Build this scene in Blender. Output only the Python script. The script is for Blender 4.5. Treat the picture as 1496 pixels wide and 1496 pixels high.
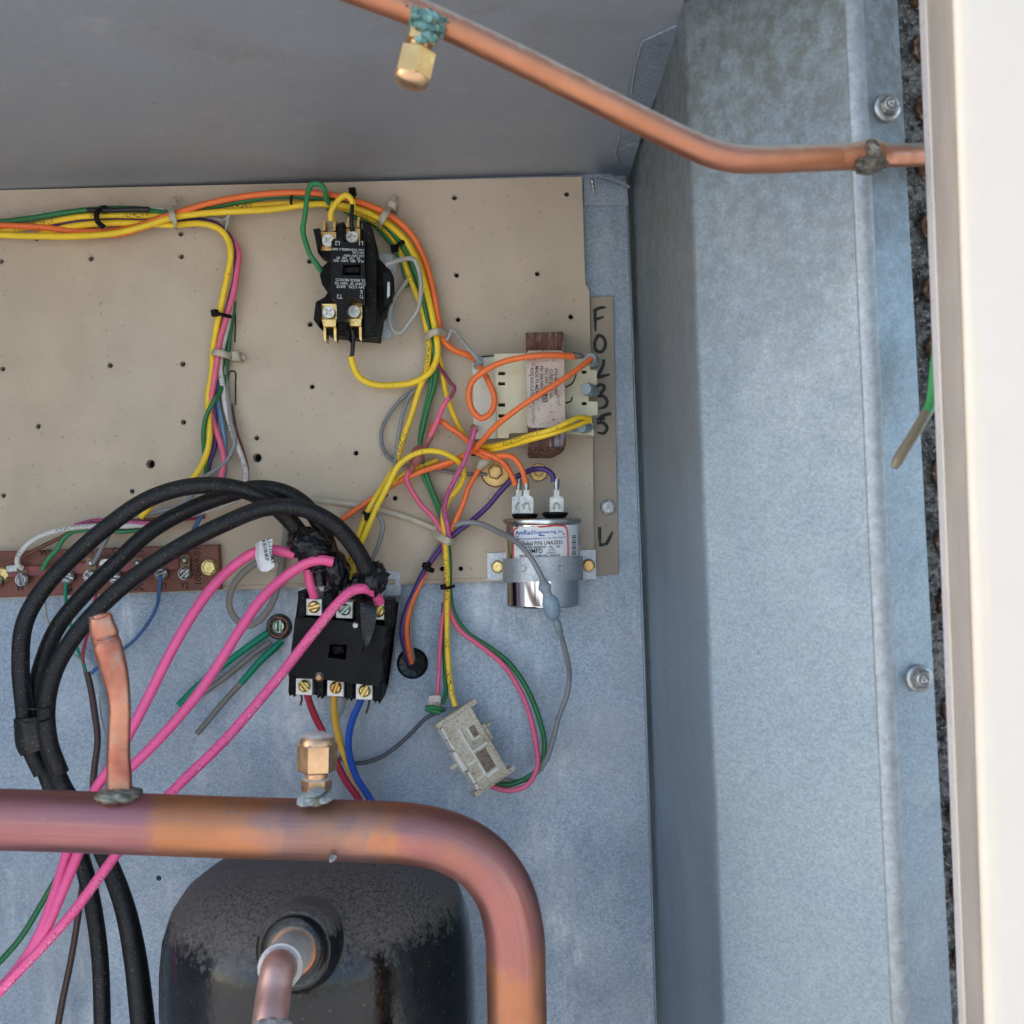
import bpy, math, random
from mathutils import Vector, Matrix, noise
from mathutils.geometry import tessellate_polygon
random.seed(7)
for o in list(bpy.data.objects): bpy.data.objects.remove(o)
sc = bpy.context.scene
COL = sc.collection

# ------------------------------------------------------------------ camera, sky, sun, exposure
D = 0.75                       # camera stands 0.75 m in front of the compartment's back wall (plane Y = 0)
ROLL = math.radians(1.75)
RV = Vector((math.cos(ROLL), 0, -math.sin(ROLL)))
UV_ = Vector((math.sin(ROLL), 0, math.cos(ROLL)))
cam = bpy.data.cameras.new("camera"); camo = bpy.data.objects.new("camera", cam); COL.objects.link(camo)
m = Matrix.Identity(4)
for i, v in enumerate((RV, UV_, Vector((0, -1, 0)), Vector((0, -D, 0)))):
    for j in range(3): m[j][i] = v[j]
camo.matrix_world = m
cam.sensor_width = 36; cam.lens = 36; cam.clip_start = 0.01; cam.clip_end = 200
cam.dof.use_dof = True; cam.dof.focus_distance = 0.715; cam.dof.aperture_fstop = 19
sc.camera = camo
SUN_EL, SUN_ROT = math.radians(32), math.radians(-82)     # sun stands behind the cabinet: the open side is in its shade
w = bpy.data.worlds.new("World"); sc.world = w; w.use_nodes = True
nt = w.node_tree; bg = nt.nodes["Background"]
sky = nt.nodes.new("ShaderNodeTexSky"); sky.sky_type = 'NISHITA'; sky.sun_disc = False
sky.sun_elevation = SUN_EL; sky.sun_rotation = SUN_ROT; sky.dust_density = 2.0; sky.air_density = 1.0; sky.ozone_density = 1.0
nt.links.new(sky.outputs[0], bg.inputs[0]); bg.inputs[1].default_value = 0.15
sl = bpy.data.lights.new("sun", 'SUN'); sl.energy = 4.0; sl.angle = math.radians(0.5); sl.color = (1, .94, .86)
so = bpy.data.objects.new("sun", sl); COL.objects.link(so)
sdir = Vector((math.sin(SUN_ROT) * math.cos(SUN_EL), math.cos(SUN_ROT) * math.cos(SUN_EL), math.sin(SUN_EL)))
so.rotation_euler = sdir.to_track_quat('Z', 'Y').to_euler(); so.location = (0, 0, 3)
sc.view_settings.view_transform = 'Standard'; sc.view_settings.look = 'None'
sc.view_settings.exposure = 1.57; sc.view_settings.gamma = 1
sc.render.resolution_x = sc.render.resolution_y = 1024

# ------------------------------------------------------------------ helpers
def at(px, py, h):             # the point h metres in front of the back wall seen at this place of the photograph
    d = D - h
    return Vector((0, -D, 0)) + d * (Vector((0, 1, 0)) + RV * ((px - 748) / 1496) + UV_ * (-(py - 748) / 1496))
def pm(n, h): return n * (D - h) / 1496
YV = Vector((0, 1, 0))

class MB:
    def __init__(s): s.v = []; s.f = []; s.sm = []; s.uv = {}
    def add(s, vs, fs, smooth=False):
        b = len(s.v); s.v += [Vector(p) for p in vs]
        for f in fs: s.f.append(tuple(i + b for i in f)); s.sm.append(smooth)
        return b
    def plate(s, outer, h0, h1, holes=(), bev=0.0):
        """flat piece parallel to the back wall, outline in photograph pixels at its front h1, really extruded back to h0"""
        loops = [list(outer)] + [list(q) for q in holes]
        P = [[at(x, y, h1) for x, y in lp] for lp in loops]
        return s.plate3(P, Vector((0, h1 - h0, 0)), bev)
    def plate3(s, P, back, bev=0.0):
        flat = [p for lp in P for p in lp]
        tri = tessellate_polygon(P)
        n = len(flat)
        front = flat
        if bev and len(P) == 1:
            lp = P[0]; k = len(lp); c = sum(lp, Vector()) / k
            ins = []
            for i in range(k):
                a, b_, d = lp[i - 1], lp[i], lp[(i + 1) % k]
                e1 = (b_ - a).normalized(); e2 = (d - b_).normalized()
                nn = back.normalized()
                n1 = e1.cross(nn); n2 = e2.cross(nn)
                if n1.dot(c - b_) < 0 and False: n1 = -n1
                q = (n1 + n2); q = q / max(.35, (1 + n1.dot(n2)))
                ins.append(q)
            area = sum(((lp[i] - c).cross(lp[(i + 1) % k] - c)).dot(back) for i in range(k))
            sgn = 1 if area < 0 else -1
            front = [p + q * bev * sgn for p, q in zip(lp, ins)]
            bevb = back.normalized() * bev
            vs = front + [p + bevb for p in lp] + [p + back for p in lp]
            fs = [tuple(t) for t in tri] + [tuple(i + 2 * k for i in t) for t in tri]
            for r in (0, k):
                for i in range(k): j = (i + 1) % k; fs.append((r + i, r + j, r + k + j, r + k + i))
            s.add(vs, fs); return s
        vs = front + [p + back for p in flat]
        fs = [tuple(t) for t in tri] + [tuple(i + n for i in t) for t in tri]
        b = 0
        for lp in P:
            k = len(lp)
            for i in range(k): j = (i + 1) % k; fs.append((b + i, b + j, n + b + j, n + b + i))
            b += k
        s.add(vs, fs); return s
    def lathe(s, c, ax, prof, n=24, smooth=True, rot=0.0, ref=None, cap=True):
        """turned piece: prof = [(radius, distance along ax)]"""
        ax = Vector(ax).normalized(); ref = Vector(ref) if ref else (UV_ if abs(ax.dot(UV_)) < .9 else RV)
        u = (ref - ax * ref.dot(ax)).normalized(); v = ax.cross(u)
        vs = []; fs = []
        for r, t in prof:
            for k in range(n):
                a = rot + 2 * math.pi * k / n
                vs.append(Vector(c) + ax * t + (u * math.cos(a) + v * math.sin(a)) * r)
        for i in range(len(prof) - 1):
            for k in range(n):
                k2 = (k + 1) % n; fs.append((i * n + k, i * n + k2, i * n + n + k2, i * n + n + k))
        s.add(vs, fs, smooth)
        if cap:
            L = (len(prof) - 1) * n
            s.add([vs[i] for i in range(n)], [tuple(range(n))]); s.add([vs[L + i] for i in range(n)], [tuple(range(n))])
        return s
    def cyl(s, px, py, h0, h1, r, n=20, rot=0.0, ch=0.15, smooth=True):
        """round (or n-sided) stud standing on the wall, radius r pixels at its front"""
        R = pm(r, h1); T = h1 - h0; c = at(px, py, h1) + YV * T
        b = min(R * ch, T * .6)
        return s.lathe(c, (0, -1, 0), [(R, 0), (R, T - b), (R - b, T)], n, smooth and n > 8, rot)
    def tube(s, pts, r, n=10, flat=None, sub=6, cap=True, ref=None, jit=0.0):
        """swept round or flattened bar through pts (smooth spline); r: radius or list of radii; flat: thickness ratio seen along Y"""
        P = [Vector(p) for p in pts]; k = len(P)
        R = list(r) if isinstance(r, (list, tuple)) else [r] * k
        Q = []; RR = []
        for i in range(k - 1):
            p0 = P[i - 1] if i else P[0] * 2 - P[1]; p1 = P[i]; p2 = P[i + 1]
            p3 = P[i + 2] if i + 2 < k else P[-1] * 2 - P[-2]
            # centripetal-ish tangents
            d1 = (p2 - p1).length + 1e-9; d0 = (p1 - p0).length + 1e-9; d2 = (p3 - p2).length + 1e-9
            m1 = ((p1 - p0) / d0 * d1 + (p2 - p1)) * .5; m2 = ((p2 - p1) + (p3 - p2) / d2 * d1) * .5
            for j in range(sub):
                t = j / sub
                a = 2*t**3 - 3*t**2 + 1; b = t**3 - 2*t**2 + t; c = -2*t**3 + 3*t**2; d = t**3 - t**2
                Q.append(p1 * a + m1 * b + p2 * c + m2 * d); RR.append(R[i] + (R[i+1] - R[i]) * t)
        Q.append(P[-1]); RR.append(R[-1])
        N = len(Q); vs = []; fs = []; uvs = []
        u = None; L = 0.0
        for i in range(N):
            T = (Q[min(i + 1, N - 1)] - Q[max(i - 1, 0)])
            if T.length < 1e-9: T = Vector((1, 0, 0))
            T.normalize()
            if flat is not None:
                rf = ref or YV
                u = rf - T * rf.dot(T)
                if u.length < .05: u = UV_ - T * UV_.dot(T)
                u.normalize()
            elif u is None:
                u = YV - T * YV.dot(T)
                if u.length < .1: u = UV_ - T * UV_.dot(T)
                u.normalize()
            else:
                u = u - T * u.dot(T); u.normalize()
            v = T.cross(u)
            if i: L += (Q[i] - Q[i - 1]).length
            for q in range(n):
                a = 2 * math.pi * q / n
                rr = RR[i] * (1 + (random.uniform(-jit, jit) if jit else 0))
                vs.append(Q[i] + u * math.cos(a) * rr * (flat if flat is not None else 1) + v * math.sin(a) * rr)
                uvs.append((L, q / n))
        for i in range(N - 1):
            for q in range(n):
                q2 = (q + 1) % n; fs.append((i * n + q, i * n + q2, i * n + n + q2, i * n + n + q))
        b = s.add(vs, fs, True)
        for i, t in enumerate(uvs): s.uv[b + i] = t
        if cap:
            s.add(vs[:n], [tuple(range(n))]); s.add(vs[-n:], [tuple(range(n))])
        return s
    def strip(s, A, B, th):
        """curved sheet between two rails, with thickness th away from the viewer"""
        def fine(P):
            P = [Vector(p) for p in P]; n_ = len(P); out = []
            if n_ < 3 or n_ > 12: return P
            for i in range(n_ - 1):
                p0 = P[i-1] if i else P[0]*2 - P[1]; p3 = P[i+2] if i + 2 < n_ else P[-1]*2 - P[-2]
                for j in range(4):
                    t = j / 4; out.append(.5 * ((2*P[i]) + (P[i+1]-p0)*t + (2*p0 - 5*P[i] + 4*P[i+1] - p3)*t*t + (3*P[i] - p0 - 3*P[i+1] + p3)*t**3))
            return out + [P[-1]]
        A = fine(A); B = fine(B)
        k = len(A); vs = [Vector(p) for p in A] + [Vector(p) for p in B]
        vs += [p + YV * th for p in vs[:2 * k]]
        fs = []
        for i in range(k - 1):
            fs += [(i, i+1, k+i+1, k+i), (2*k+i, 2*k+i+1, 3*k+i+1, 3*k+i), (i, i+1, 2*k+i+1, 2*k+i), (k+i, k+i+1, 3*k+i+1, 3*k+i)]
        fs += [(0, k, 3*k, 2*k), (k-1, 2*k-1, 4*k-1, 3*k-1)]
        s.add(vs, fs); return s
    def blob(s, c, rx, ry, rz, ang, seed, amp, n=28, mrows=18, freq=3.0):
        """crumpled lump: ridged displacement of an ellipsoid (ang turns it in the picture plane)"""
        ca, sa = math.cos(ang), math.sin(ang)
        ex = RV * ca + UV_ * sa; ez = UV_ * ca - RV * sa; vs = []; fs = []
        for i in range(mrows + 1):
            th = math.pi * i / mrows
            for k in range(n):
                ph = 2 * math.pi * k / n
                d = Vector((math.sin(th) * math.cos(ph), math.sin(th) * math.sin(ph), math.cos(th)))
                q = d * freq + Vector((seed, seed * 1.7, 0))
                f = 1 + amp * (1 - 2.2 * abs(noise.noise(q))) + amp * .5 * (1 - 2.2 * abs(noise.noise(q * 2.3)))
                vs.append(Vector(c) + (ex * d.x * rx + YV * d.y * ry + ez * d.z * rz) * f)
        for i in range(mrows):
            for k in range(n):
                k2 = (k + 1) % n; fs.append((i*n+k, i*n+k2, i*n+n+k2, i*n+n+k))
        s.add(vs, fs, True); return s
    def text(s, txt, px, py, h, size, ang=0.0, wrap=None, align='CENTER', sx=1.0, th=0.00006, bold=0.0):
        """flat print lying on a surface; size in pixels, ang in degrees in the picture; wrap=(axis point, radius): bend round an upright can"""
        cu = bpy.data.curves.new("lettering", 'FONT'); cu.body = txt; cu.align_x = align; cu.align_y = 'CENTER'; cu.resolution_u = 2
        cu.offset = bold
        o = bpy.data.objects.new("lettering", cu); COL.objects.link(o)
        bpy.context.view_layer.update()
        me = bpy.data.meshes.new_from_object(o.evaluated_get(bpy.context.evaluated_depsgraph_get()))
        S = pm(size, h) * 1.4; a = math.radians(ang); ca, sa = math.cos(a), math.sin(a); vs = []
        c = at(px, py, h)
        for vv in me.vertices:
            x = vv.co.x * S * sx; y = vv.co.y * S
            p = c + RV * (x * ca - y * sa) + UV_ * (x * sa + y * ca)
            if wrap:
                A, R = wrap; t = (p.x - A.x) / R; p = Vector((A.x + R * math.sin(t), A.y - R * math.cos(t), p.z))
            vs.append(p)
        s.add(vs, [tuple(p.vertices) for p in me.polygons])
        bpy.data.objects.remove(o); bpy.data.curves.remove(cu); bpy.data.meshes.remove(me)
        return s

ORG = {}
def link(name, mb, mt, org):
    me = bpy.data.meshes.new(name)
    me.from_pydata([tuple(p - org) for p in mb.v], [], mb.f); me.update()
    me.polygons.foreach_set('use_smooth', mb.sm)
    if mb.uv:
        ul = me.uv_layers.new(name="along")
        for lp in me.loops:
            t = mb.uv.get(lp.vertex_index)
            if t: ul.data[lp.index].uv = t
    import bmesh
    bm = bmesh.new(); bm.from_mesh(me); bmesh.ops.recalc_face_normals(bm, faces=bm.faces); bm.to_mesh(me); bm.free()
    me.materials.append(mt)
    o = bpy.data.objects.new(name, me); COL.objects.link(o); return o
def thing(name, label, cat, loc, group=None):
    o = bpy.data.objects.new(name, None); o.empty_display_size = .01; COL.objects.link(o)
    o.location = loc; ORG[o.name] = Vector(loc); o['label'] = label; o['category'] = cat
    if group: o['group'] = group
    return o
def part(name, mb, mt, parent, label=None):
    org = ORG[parent.name]; o = link(name, mb, mt, org); ORG[o.name] = org; o.parent = parent
    if label: o['label'] = label
    return o
def solo(name, mb, mt, label, cat, loc=None, group=None):
    loc = Vector(loc) if loc is not None else sum(mb.v, Vector()) / len(mb.v)
    o = link(name, mb, mt, loc); o.location = loc; ORG[o.name] = loc; o['label'] = label; o['category'] = cat
    if group: o['group'] = group
    return o
def struct(name, mb, mt, kind='structure'):
    loc = sum(mb.v, Vector()) / len(mb.v)
    o = link(name, mb, mt, loc); o.location = loc; ORG[o.name] = loc; o['kind'] = kind; return o
def bev(o, wd, seg=2):
    b = o.modifiers.new("bevel", 'BEVEL'); b.width = wd; b.segments = seg; b.limit_method = 'ANGLE'; b.angle_limit = math.radians(35); return o

# ------------------------------------------------------------------ materials
def mat(name, col, rough=.5, metal=0.0, var=.12, vs=60, col2=None, bump=0.0, bs=500, speck=None, dust=None, prt=None, rvar=.12, streak=None, ss=90, aniso=None, spec=.5, tint=None, tint2=None, line=None, heat=None, dgr=.55):
    m = bpy.data.materials.new(name); m.use_nodes = True; t = m.node_tree; N = t.nodes; L = t.links
    p = N["Principled BSDF"]; tc = N.new("ShaderNodeTexCoord"); ob = tc.outputs['Object']
    p.inputs['Specular IOR Level'].default_value = spec
    def nz(scale, detail=4, rough_=.6, vec=None):
        n = N.new("ShaderNodeTexNoise"); n.inputs['Scale'].default_value = scale; n.inputs['Detail'].default_value = detail
        n.inputs['Roughness'].default_value = rough_; L.new(vec or ob, n.inputs['Vector']); return n.outputs[0]
    def rng(x, a, b, c=0, d=1):
        r = N.new("ShaderNodeMapRange"); r.inputs[1].default_value = a; r.inputs[2].default_value = b; r.inputs[3].default_value = c; r.inputs[4].default_value = d
        L.new(x, r.inputs[0]); return r.outputs[0]
    def mix(f, a, b):
        x = N.new("ShaderNodeMix"); x.data_type = 'RGBA'
        if isinstance(f, float): x.inputs[0].default_value = f
        else: L.new(f, x.inputs[0])
        for k, q in ((6, a), (7, b)):
            if isinstance(q, tuple): x.inputs[k].default_value = (*q[:3], 1)
            else: L.new(q, x.inputs[k])
        return x.outputs[2]
    def mul(a, b, op='MULTIPLY'):
        x = N.new("ShaderNodeMath"); x.operation = op
        for k, q in ((0, a), (1, b)):
            if isinstance(q, (int, float)): x.inputs[k].default_value = q
            else: L.new(q, x.inputs[k])
        return x.outputs[0]
    c1 = tuple(c * (1 - var) for c in col); c2 = col2 or tuple(min(1, c * (1 + var)) for c in col)
    c = mix(rng(nz(vs), .35, .65), c1, c2)
    if tint:                                        # larger drifting tone: (colour, scale, amount)
        c = mix(rng(nz(tint[1], 3), .42, .66, 0, tint[2]), c, tint[0])
    if heat:                                        # heat stains left by brazing: (place along the tube, half width, colour, amount), in metres
        uvh = N.new("ShaderNodeUVMap"); uvh.uv_map = "along"; sh = N.new("ShaderNodeSeparateXYZ"); L.new(uvh.outputs[0], sh.inputs[0])
        wob = rng(nz(34, 4, .6), .3, .7, -.016, .016); pos = mul(sh.outputs[0], wob, 'ADD')
        for u0, wd, hc, am in heat:
            dd = mul(mul(pos, u0, 'SUBTRACT'), 0, 'ADD'); ab = N.new("ShaderNodeMath"); ab.operation = 'ABSOLUTE'; L.new(dd, ab.inputs[0])
            c = mix(rng(ab.outputs[0], wd, wd * .72, 0, am), c, hc)
    if line:                                        # drawing lines and wear running along a tube: (colour, amount)
        uv = N.new("ShaderNodeUVMap"); uv.uv_map = "along"; mp = N.new("ShaderNodeMapping"); mp.inputs['Scale'].default_value = (7, 46, 1); L.new(uv.outputs[0], mp.inputs['Vector'])
        c = mix(rng(nz(1, 5, .7, mp.outputs[0]), .47, .68, 0, line[1]), c, line[0])
    if tint2: c = mix(rng(nz(tint2[1], 5, .65, None), .50, .60, 0, tint2[2]), c, tint2[0])
    rg = rng(nz(vs * 1.7), .3, .7, max(.02, rough - rvar), min(1, rough + rvar))
    if streak:                                      # vertical rain / dirt streaks: (colour, amount)
        mp = N.new("ShaderNodeMapping"); mp.inputs['Scale'].default_value = (1, 1, .12); L.new(ob, mp.inputs['Vector'])
        c = mix(rng(nz(ss, 4, .6, mp.outputs[0]), .52, .66, 0, streak[1]), c, streak[0])
    if prt:                                         # printed legend along a wire: (colour, coverage)
        uv = N.new("ShaderNodeUVMap"); uv.uv_map = "along"
        mp = N.new("ShaderNodeMapping"); mp.inputs['Scale'].default_value = (900, 9, 1); L.new(uv.outputs[0], mp.inputs['Vector'])
        sx = N.new("ShaderNodeSeparateXYZ"); L.new(uv.outputs[0], sx.inputs[0])
        band = mul(rng(sx.outputs[1], .40, .42), rng(sx.outputs[1], .64, .62))
        mp2 = N.new("ShaderNodeMapping"); mp2.inputs['Scale'].default_value = (28, 0, 0); L.new(uv.outputs[0], mp2.inputs['Vector'])
        on = rng(nz(1, 1, .5, mp2.outputs[0]), .5, .52)
        g = mul(mul(rng(nz(1, 1, .5, mp.outputs[0]), .54, .56, 0, prt[1]), band), on)
        c = mix(g, c, prt[0])
    if speck:                                       # specks: (colour, scale, threshold, amount)
        c = mix(rng(nz(speck[1], 2, .5), speck[2], speck[2] + .05, 0, speck[3]), c, speck[0])
    mt = None
    if dust:                                        # dust settled on upward faces: (colour, from, to)
        ge = N.new("ShaderNodeNewGeometry"); sx = N.new("ShaderNodeSeparateXYZ"); L.new(ge.outputs['Normal'], sx.inputs[0])
        f = mul(rng(mul(sx.outputs[2], mul(nz(260, 4), .7), 'ADD'), dust[1] + .35, dust[2] + .35), rng(nz(620, 4, .75), .34, .58, dgr, 1))
        c = mix(f, c, dust[0]); x = N.new("ShaderNodeMix"); L.new(f, x.inputs[0]); L.new(rg, x.inputs[2]); x.inputs[3].default_value = .95; rg = x.outputs[0]
        mt = rng(f, 0, 1, metal, 0)
    L.new(c, p.inputs['Base Color']); L.new(rg, p.inputs['Roughness'])
    if mt is not None: L.new(mt, p.inputs['Metallic'])
    else: p.inputs['Metallic'].default_value = metal
    if bump:
        b = N.new("ShaderNodeBump"); b.inputs['Strength'].default_value = 1; b.inputs['Distance'].default_value = bump
        L.new(nz(bs, 3), b.inputs['Height']); L.new(b.outputs[0], p.inputs['Normal'])
    return m
def galv(name, col, rough=.42, metal=.75, sp=320, amt=.22, stain=.35, stc=(.42, .41, .40), strk=None):
    """galvanised sheet: small crystal spangle, pale oxide bloom, fine dirt"""
    m = bpy.data.materials.new(name); m.use_nodes = True; t = m.node_tree; N = t.nodes; L = t.links
    p = N["Principled BSDF"]; tc = N.new("ShaderNodeTexCoord"); ob = tc.outputs['Object']
    def nz(s, d=4, r=.6):
        n = N.new("ShaderNodeTexNoise"); n.inputs['Scale'].default_value = s; n.inputs['Detail'].default_value = d; n.inputs['Roughness'].default_value = r; L.new(ob, n.inputs['Vector']); return n.outputs[0]
    def rng(x, a, b, c=0, d=1):
        r = N.new("ShaderNodeMapRange"); r.inputs[1].default_value = a; r.inputs[2].default_value = b; r.inputs[3].default_value = c; r.inputs[4].default_value = d; L.new(x, r.inputs[0]); return r.outputs[0]
    def mix(f, a, b):
        x = N.new("ShaderNodeMix"); x.data_type = 'RGBA'; L.new(f, x.inputs[0])
        for k, q in ((6, a), (7, b)):
            if isinstance(q, tuple): x.inputs[k].default_value = (*q[:3], 1)
            else: L.new(q, x.inputs[k])
        return x.outputs[2]
    vo = N.new("ShaderNodeTexVoronoi"); vo.inputs['Scale'].default_value = sp; vo.inputs['Randomness'].default_value = 1; L.new(ob, vo.inputs['Vector'])
    sx = N.new("ShaderNodeSeparateColor"); L.new(vo.outputs['Color'], sx.inputs[0])
    c = mix(rng(sx.outputs[0], 0, 1), tuple(q * (1 - amt) for q in col), tuple(min(1, q * (1 + amt)) for q in col))
    c = mix(rng(nz(9, 5), .48, .68, 0, stain), c, stc)
    c = mix(rng(nz(45, 6, .75), .57, .72, 0, stain * .9), c, tuple(min(1, q * 1.35) for q in stc))
    c = mix(rng(nz(160, 3), .70, .76, 0, .35), c, (.10, .10, .11))
    if strk:
        for kk, (cc, sc_, th, am, *zz) in enumerate(strk):
            mp = N.new("ShaderNodeMapping"); mp.inputs['Scale'].default_value = (1, 1, .22); mp.inputs['Location'].default_value = (kk * 3.1, 0, kk * 1.7); L.new(ob, mp.inputs['Vector'])
            n = N.new("ShaderNodeTexNoise"); n.inputs['Scale'].default_value = sc_; n.inputs['Detail'].default_value = 7; n.inputs['Roughness'].default_value = .72; L.new(mp.outputs[0], n.inputs['Vector'])
            mk = N.new("ShaderNodeMath"); mk.operation = 'MULTIPLY'; L.new(rng(n.outputs[0], th, th + .12, 0, am), mk.inputs[0]); L.new(rng(nz(130, 5, .7), .35, .6, .25, 1), mk.inputs[1])
            if zz:
                sp_ = N.new("ShaderNodeSeparateXYZ"); L.new(ob, sp_.inputs[0]); m2 = N.new("ShaderNodeMath"); m2.operation = 'MULTIPLY'
                L.new(mk.outputs[0], m2.inputs[0]); L.new(rng(sp_.outputs[2], zz[0], zz[1]), m2.inputs[1]); mk = m2
            c = mix(mk.outputs[0], c, cc)
    L.new(c, p.inputs['Base Color'])
    rr = N.new("ShaderNodeMath"); rr.operation = 'ADD'; L.new(rng(sx.outputs[1], 0, 1, rough - .06, rough + .08), rr.inputs[0]); L.new(rng(nz(14), .4, .7, 0, .2), rr.inputs[1])
    L.new(rr.outputs[0], p.inputs['Roughness'])
    p.inputs['Metallic'].default_value = metal
    b = N.new("ShaderNodeBump"); b.inputs['Strength'].default_value = .5; b.inputs['Distance'].default_value = .00006
    L.new(nz(1500, 2), b.inputs['Height']); L.new(b.outputs[0], p.inputs['Normal'])
    return m

G_WALL = galv('galvanised_wall', (.36, .43, .505), .48, .6, 800, .18, .42, (.45, .46, .47), [((.76, .76, .76), 11, .54, .6), ((.20, .22, .24), 24, .58, .5), ((.80, .79, .78), 34, .57, .6)])
G_BAF = galv('galvanised_baffle', (.295, .365, .42), .48, .65, 1100, .15, .22, (.43, .44, .43), [((.16, .165, .15), 6, .36, .85, .24, .46), ((.26, .27, .26), 10, .55, .5), ((.44, .45, .44), 12, .60, .45)])
G_CEIL = galv('galvanised_ceiling', (.40, .425, .465), .50, .5, 1000, .06, .30, (.43, .44, .46), [((.27, .27, .28), 9, .58, .5), ((.60, .60, .60), 30, .60, .6), ((.56, .57, .58), 14, .60, .5)])
G_EDGE = mat('zinc_fold_highlight', (.37, .41, .43), .55, .4, .14, 200, speck=((.30, .33, .35), 500, .56, .7))  # lighter zinc: the highlight along the fold is put into the colour
G_SMALL = galv('galvanised_bracket', (.50, .535, .56), .42, .7, 900, .16, .25, (.6, .6, .58))
TAN = mat('tan_painted_steel', (.545, .435, .305), .48, 0, .05, 25, speck=((.22, .17, .12), 260, .665, .5), tint=((.56, .48, .385), 4, .7), tint2=((.42, .34, .24), 14, .3), bump=.00004, bs=900)
RIM = mat('bare_hole_rim', (.50, .46, .40), .45, .3, .1, 300)
TAN2 = mat('tan_strip_paint', (.38, .305, .23), .5, 0, .08, 30, speck=((.2, .15, .1), 240, .68, .6))
CREAM_E = mat('edge_highlight_paint', (.72, .63, .51), .42, 0, .03, 60, tint=((.70, .59, .46), 30, .6))  # warm reflection on the rolled edge, painted as a creamier colour
CREAM = mat('cream_white_paint', (.65, .585, .50), .45, 0, .02, 20, tint=((.60, .54, .46), 6, .6), bump=.00003, bs=700)
LIP = mat('shaded_lip_paint', (.47, .41, .35), .5, 0, .05, 30, streak=((.34, .29, .24), .5))  # panel paint darkened for the lip's shade, plus dirt streaks
HEM = mat('hem_paint', (.56, .525, .51), .5, 0, .05, 60, speck=((.38, .35, .33), 300, .62, .5))
COIL = mat('corroded_coil_plate', (.035, .035, .036), .7, .3, .5, 300, col2=(.34, .34, .32), bump=.0008, bs=420, speck=((.40, .39, .37), 520, .58, .8), tint=((.02, .02, .02), 34, .9))
RUST = mat('rusted_tube', (.13, .055, .03), .75, .2, .4, 260, col2=(.32, .17, .10), bump=.0004, bs=300, speck=((.5, .42, .34), 300, .58, .8))
COPPER = mat('bare_copper', (.48, .205, .11), .46, .92, .10, 40, tint=((.40, .17, .13), 10, .8), line=((.36, .19, .13), .7), dust=((.32, .31, .25), .22, .62), rvar=.15, bump=.00004, bs=160)
COPPER2 = mat('heat_tinted_copper', (.49, .205, .095), .42, .90, .08, 14, tint=((.42, .175, .13), 5, .8), tint2=((.55, .26, .095), 6, .6), line=((.42, .21, .15), .7), rvar=.15, heat=((.165, .05, (.33, .14, .16), .85), (.285, .036, (.36, .20, .165), .85), (.282, .016, (.24, .15, .14), .6), (.365, .045, (.36, .145, .145), .85), (.47, .05, (.44, .165, .095), .7)), speck=((.30, .20, .16), 160, .66, .6), bump=.00008, bs=170)
COPPER3 = mat('pink_copper_stub', (.50, .225, .145), .42, .9, .14, 50, tint=((.40, .125, .09), 38, .9), tint2=((.40, .25, .19), 90, .7), rvar=.2, bump=.00010, bs=140)
SOLDER = mat('brazing_alloy', (.24, .225, .18), .5, .5, .4, 300, bump=.0005, bs=350)
SOLD_W = mat('pale_solder', (.52, .50, .46), .45, .6, .2, 300, bump=.0003)
SOLDER2 = mat('dark_braze_lump', (.13, .12, .10), .55, .5, .5, 250, col2=(.26, .24, .19), bump=.0008, bs=300)
VERDI = mat('green_copper_corrosion', (.06, .17, .14), .95, 0, .4, 300, col2=(.22, .40, .36), bump=.0010, bs=520, speck=((.12, .13, .10), 260, .60, .8))
BRASS = mat('brass', (.60, .39, .16), .36, 1, .12, 90, tint=((.42, .26, .12), 60, .7), dust=((.42, .36, .28), .7, 1.1))
BRASS_D = mat('dull_brass', (.22, .15, .09), .5, .7, .2, 160)
BRASS_B = mat('bright_brass', (.72, .47, .18), .28, 1, .12, 200)
BRASS_C = mat('coppery_brass_cap', (.66, .42, .24), .4, 1, .15, 90, dust=((.5, .47, .44), .55, .8))
ZINC_Y = mat('yellow_zinc', (.78, .62, .28), .33, 1, .14, 300, dust=((.40, .36, .28), .8, 1.2))
ZINC = mat('zinc_plated', (.46, .465, .46), .36, 1, .14, 250, speck=((.25, .25, .25), 320, .62, .6))
ZINC_G = mat('greenish_zinc', (.48, .60, .52), .36, 1, .14, 300)
STEEL = mat('weathered_bolt_steel', (.46, .46, .45), .40, .9, .15, 300, bump=.0001, bs=700)
LUG = mat('tin_lug', (.82, .81, .78), .38, .35, .05, 200)
CHROME = mat('bright_can', (.88, .88, .88), .13, 1, .03, 20, rvar=.03, bump=.00001, bs=150)
CHROME2 = mat('can_rim', (.70, .68, .63), .25, 1, .1, 100)
BLACK = mat('black_phenolic', (.006, .006, .0072), .5, 0, .25, 40, spec=.22, speck=((.09, .085, .08), 620, .66, .4), bump=.00003, bs=700)
BLACK_M = mat('black_moulded', (.005, .005, .0055), .6, 0, .25, 60, spec=.2, speck=((.11, .10, .09), 480, .64, .5))
HOLE = mat('painted_hole_shade', (.005, .005, .005), .9)  # near black, stands for the shade inside the panel holes
CABLE = mat('dusty_black_cable', (.007, .007, .008), .50, 0, .2, 60, spec=.4, speck=((.26, .19, .11), 1050, .65, .7), dust=((.045, .038, .031), .45, 1.1), bump=.00006, bs=700)
TAPE = mat('black_electrical_tape', (.006, .006, .007), .34, 0, .2, 80, spec=.45, speck=((.15, .13, .11), 760, .64, .7), bump=.00015, bs=300)
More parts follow.
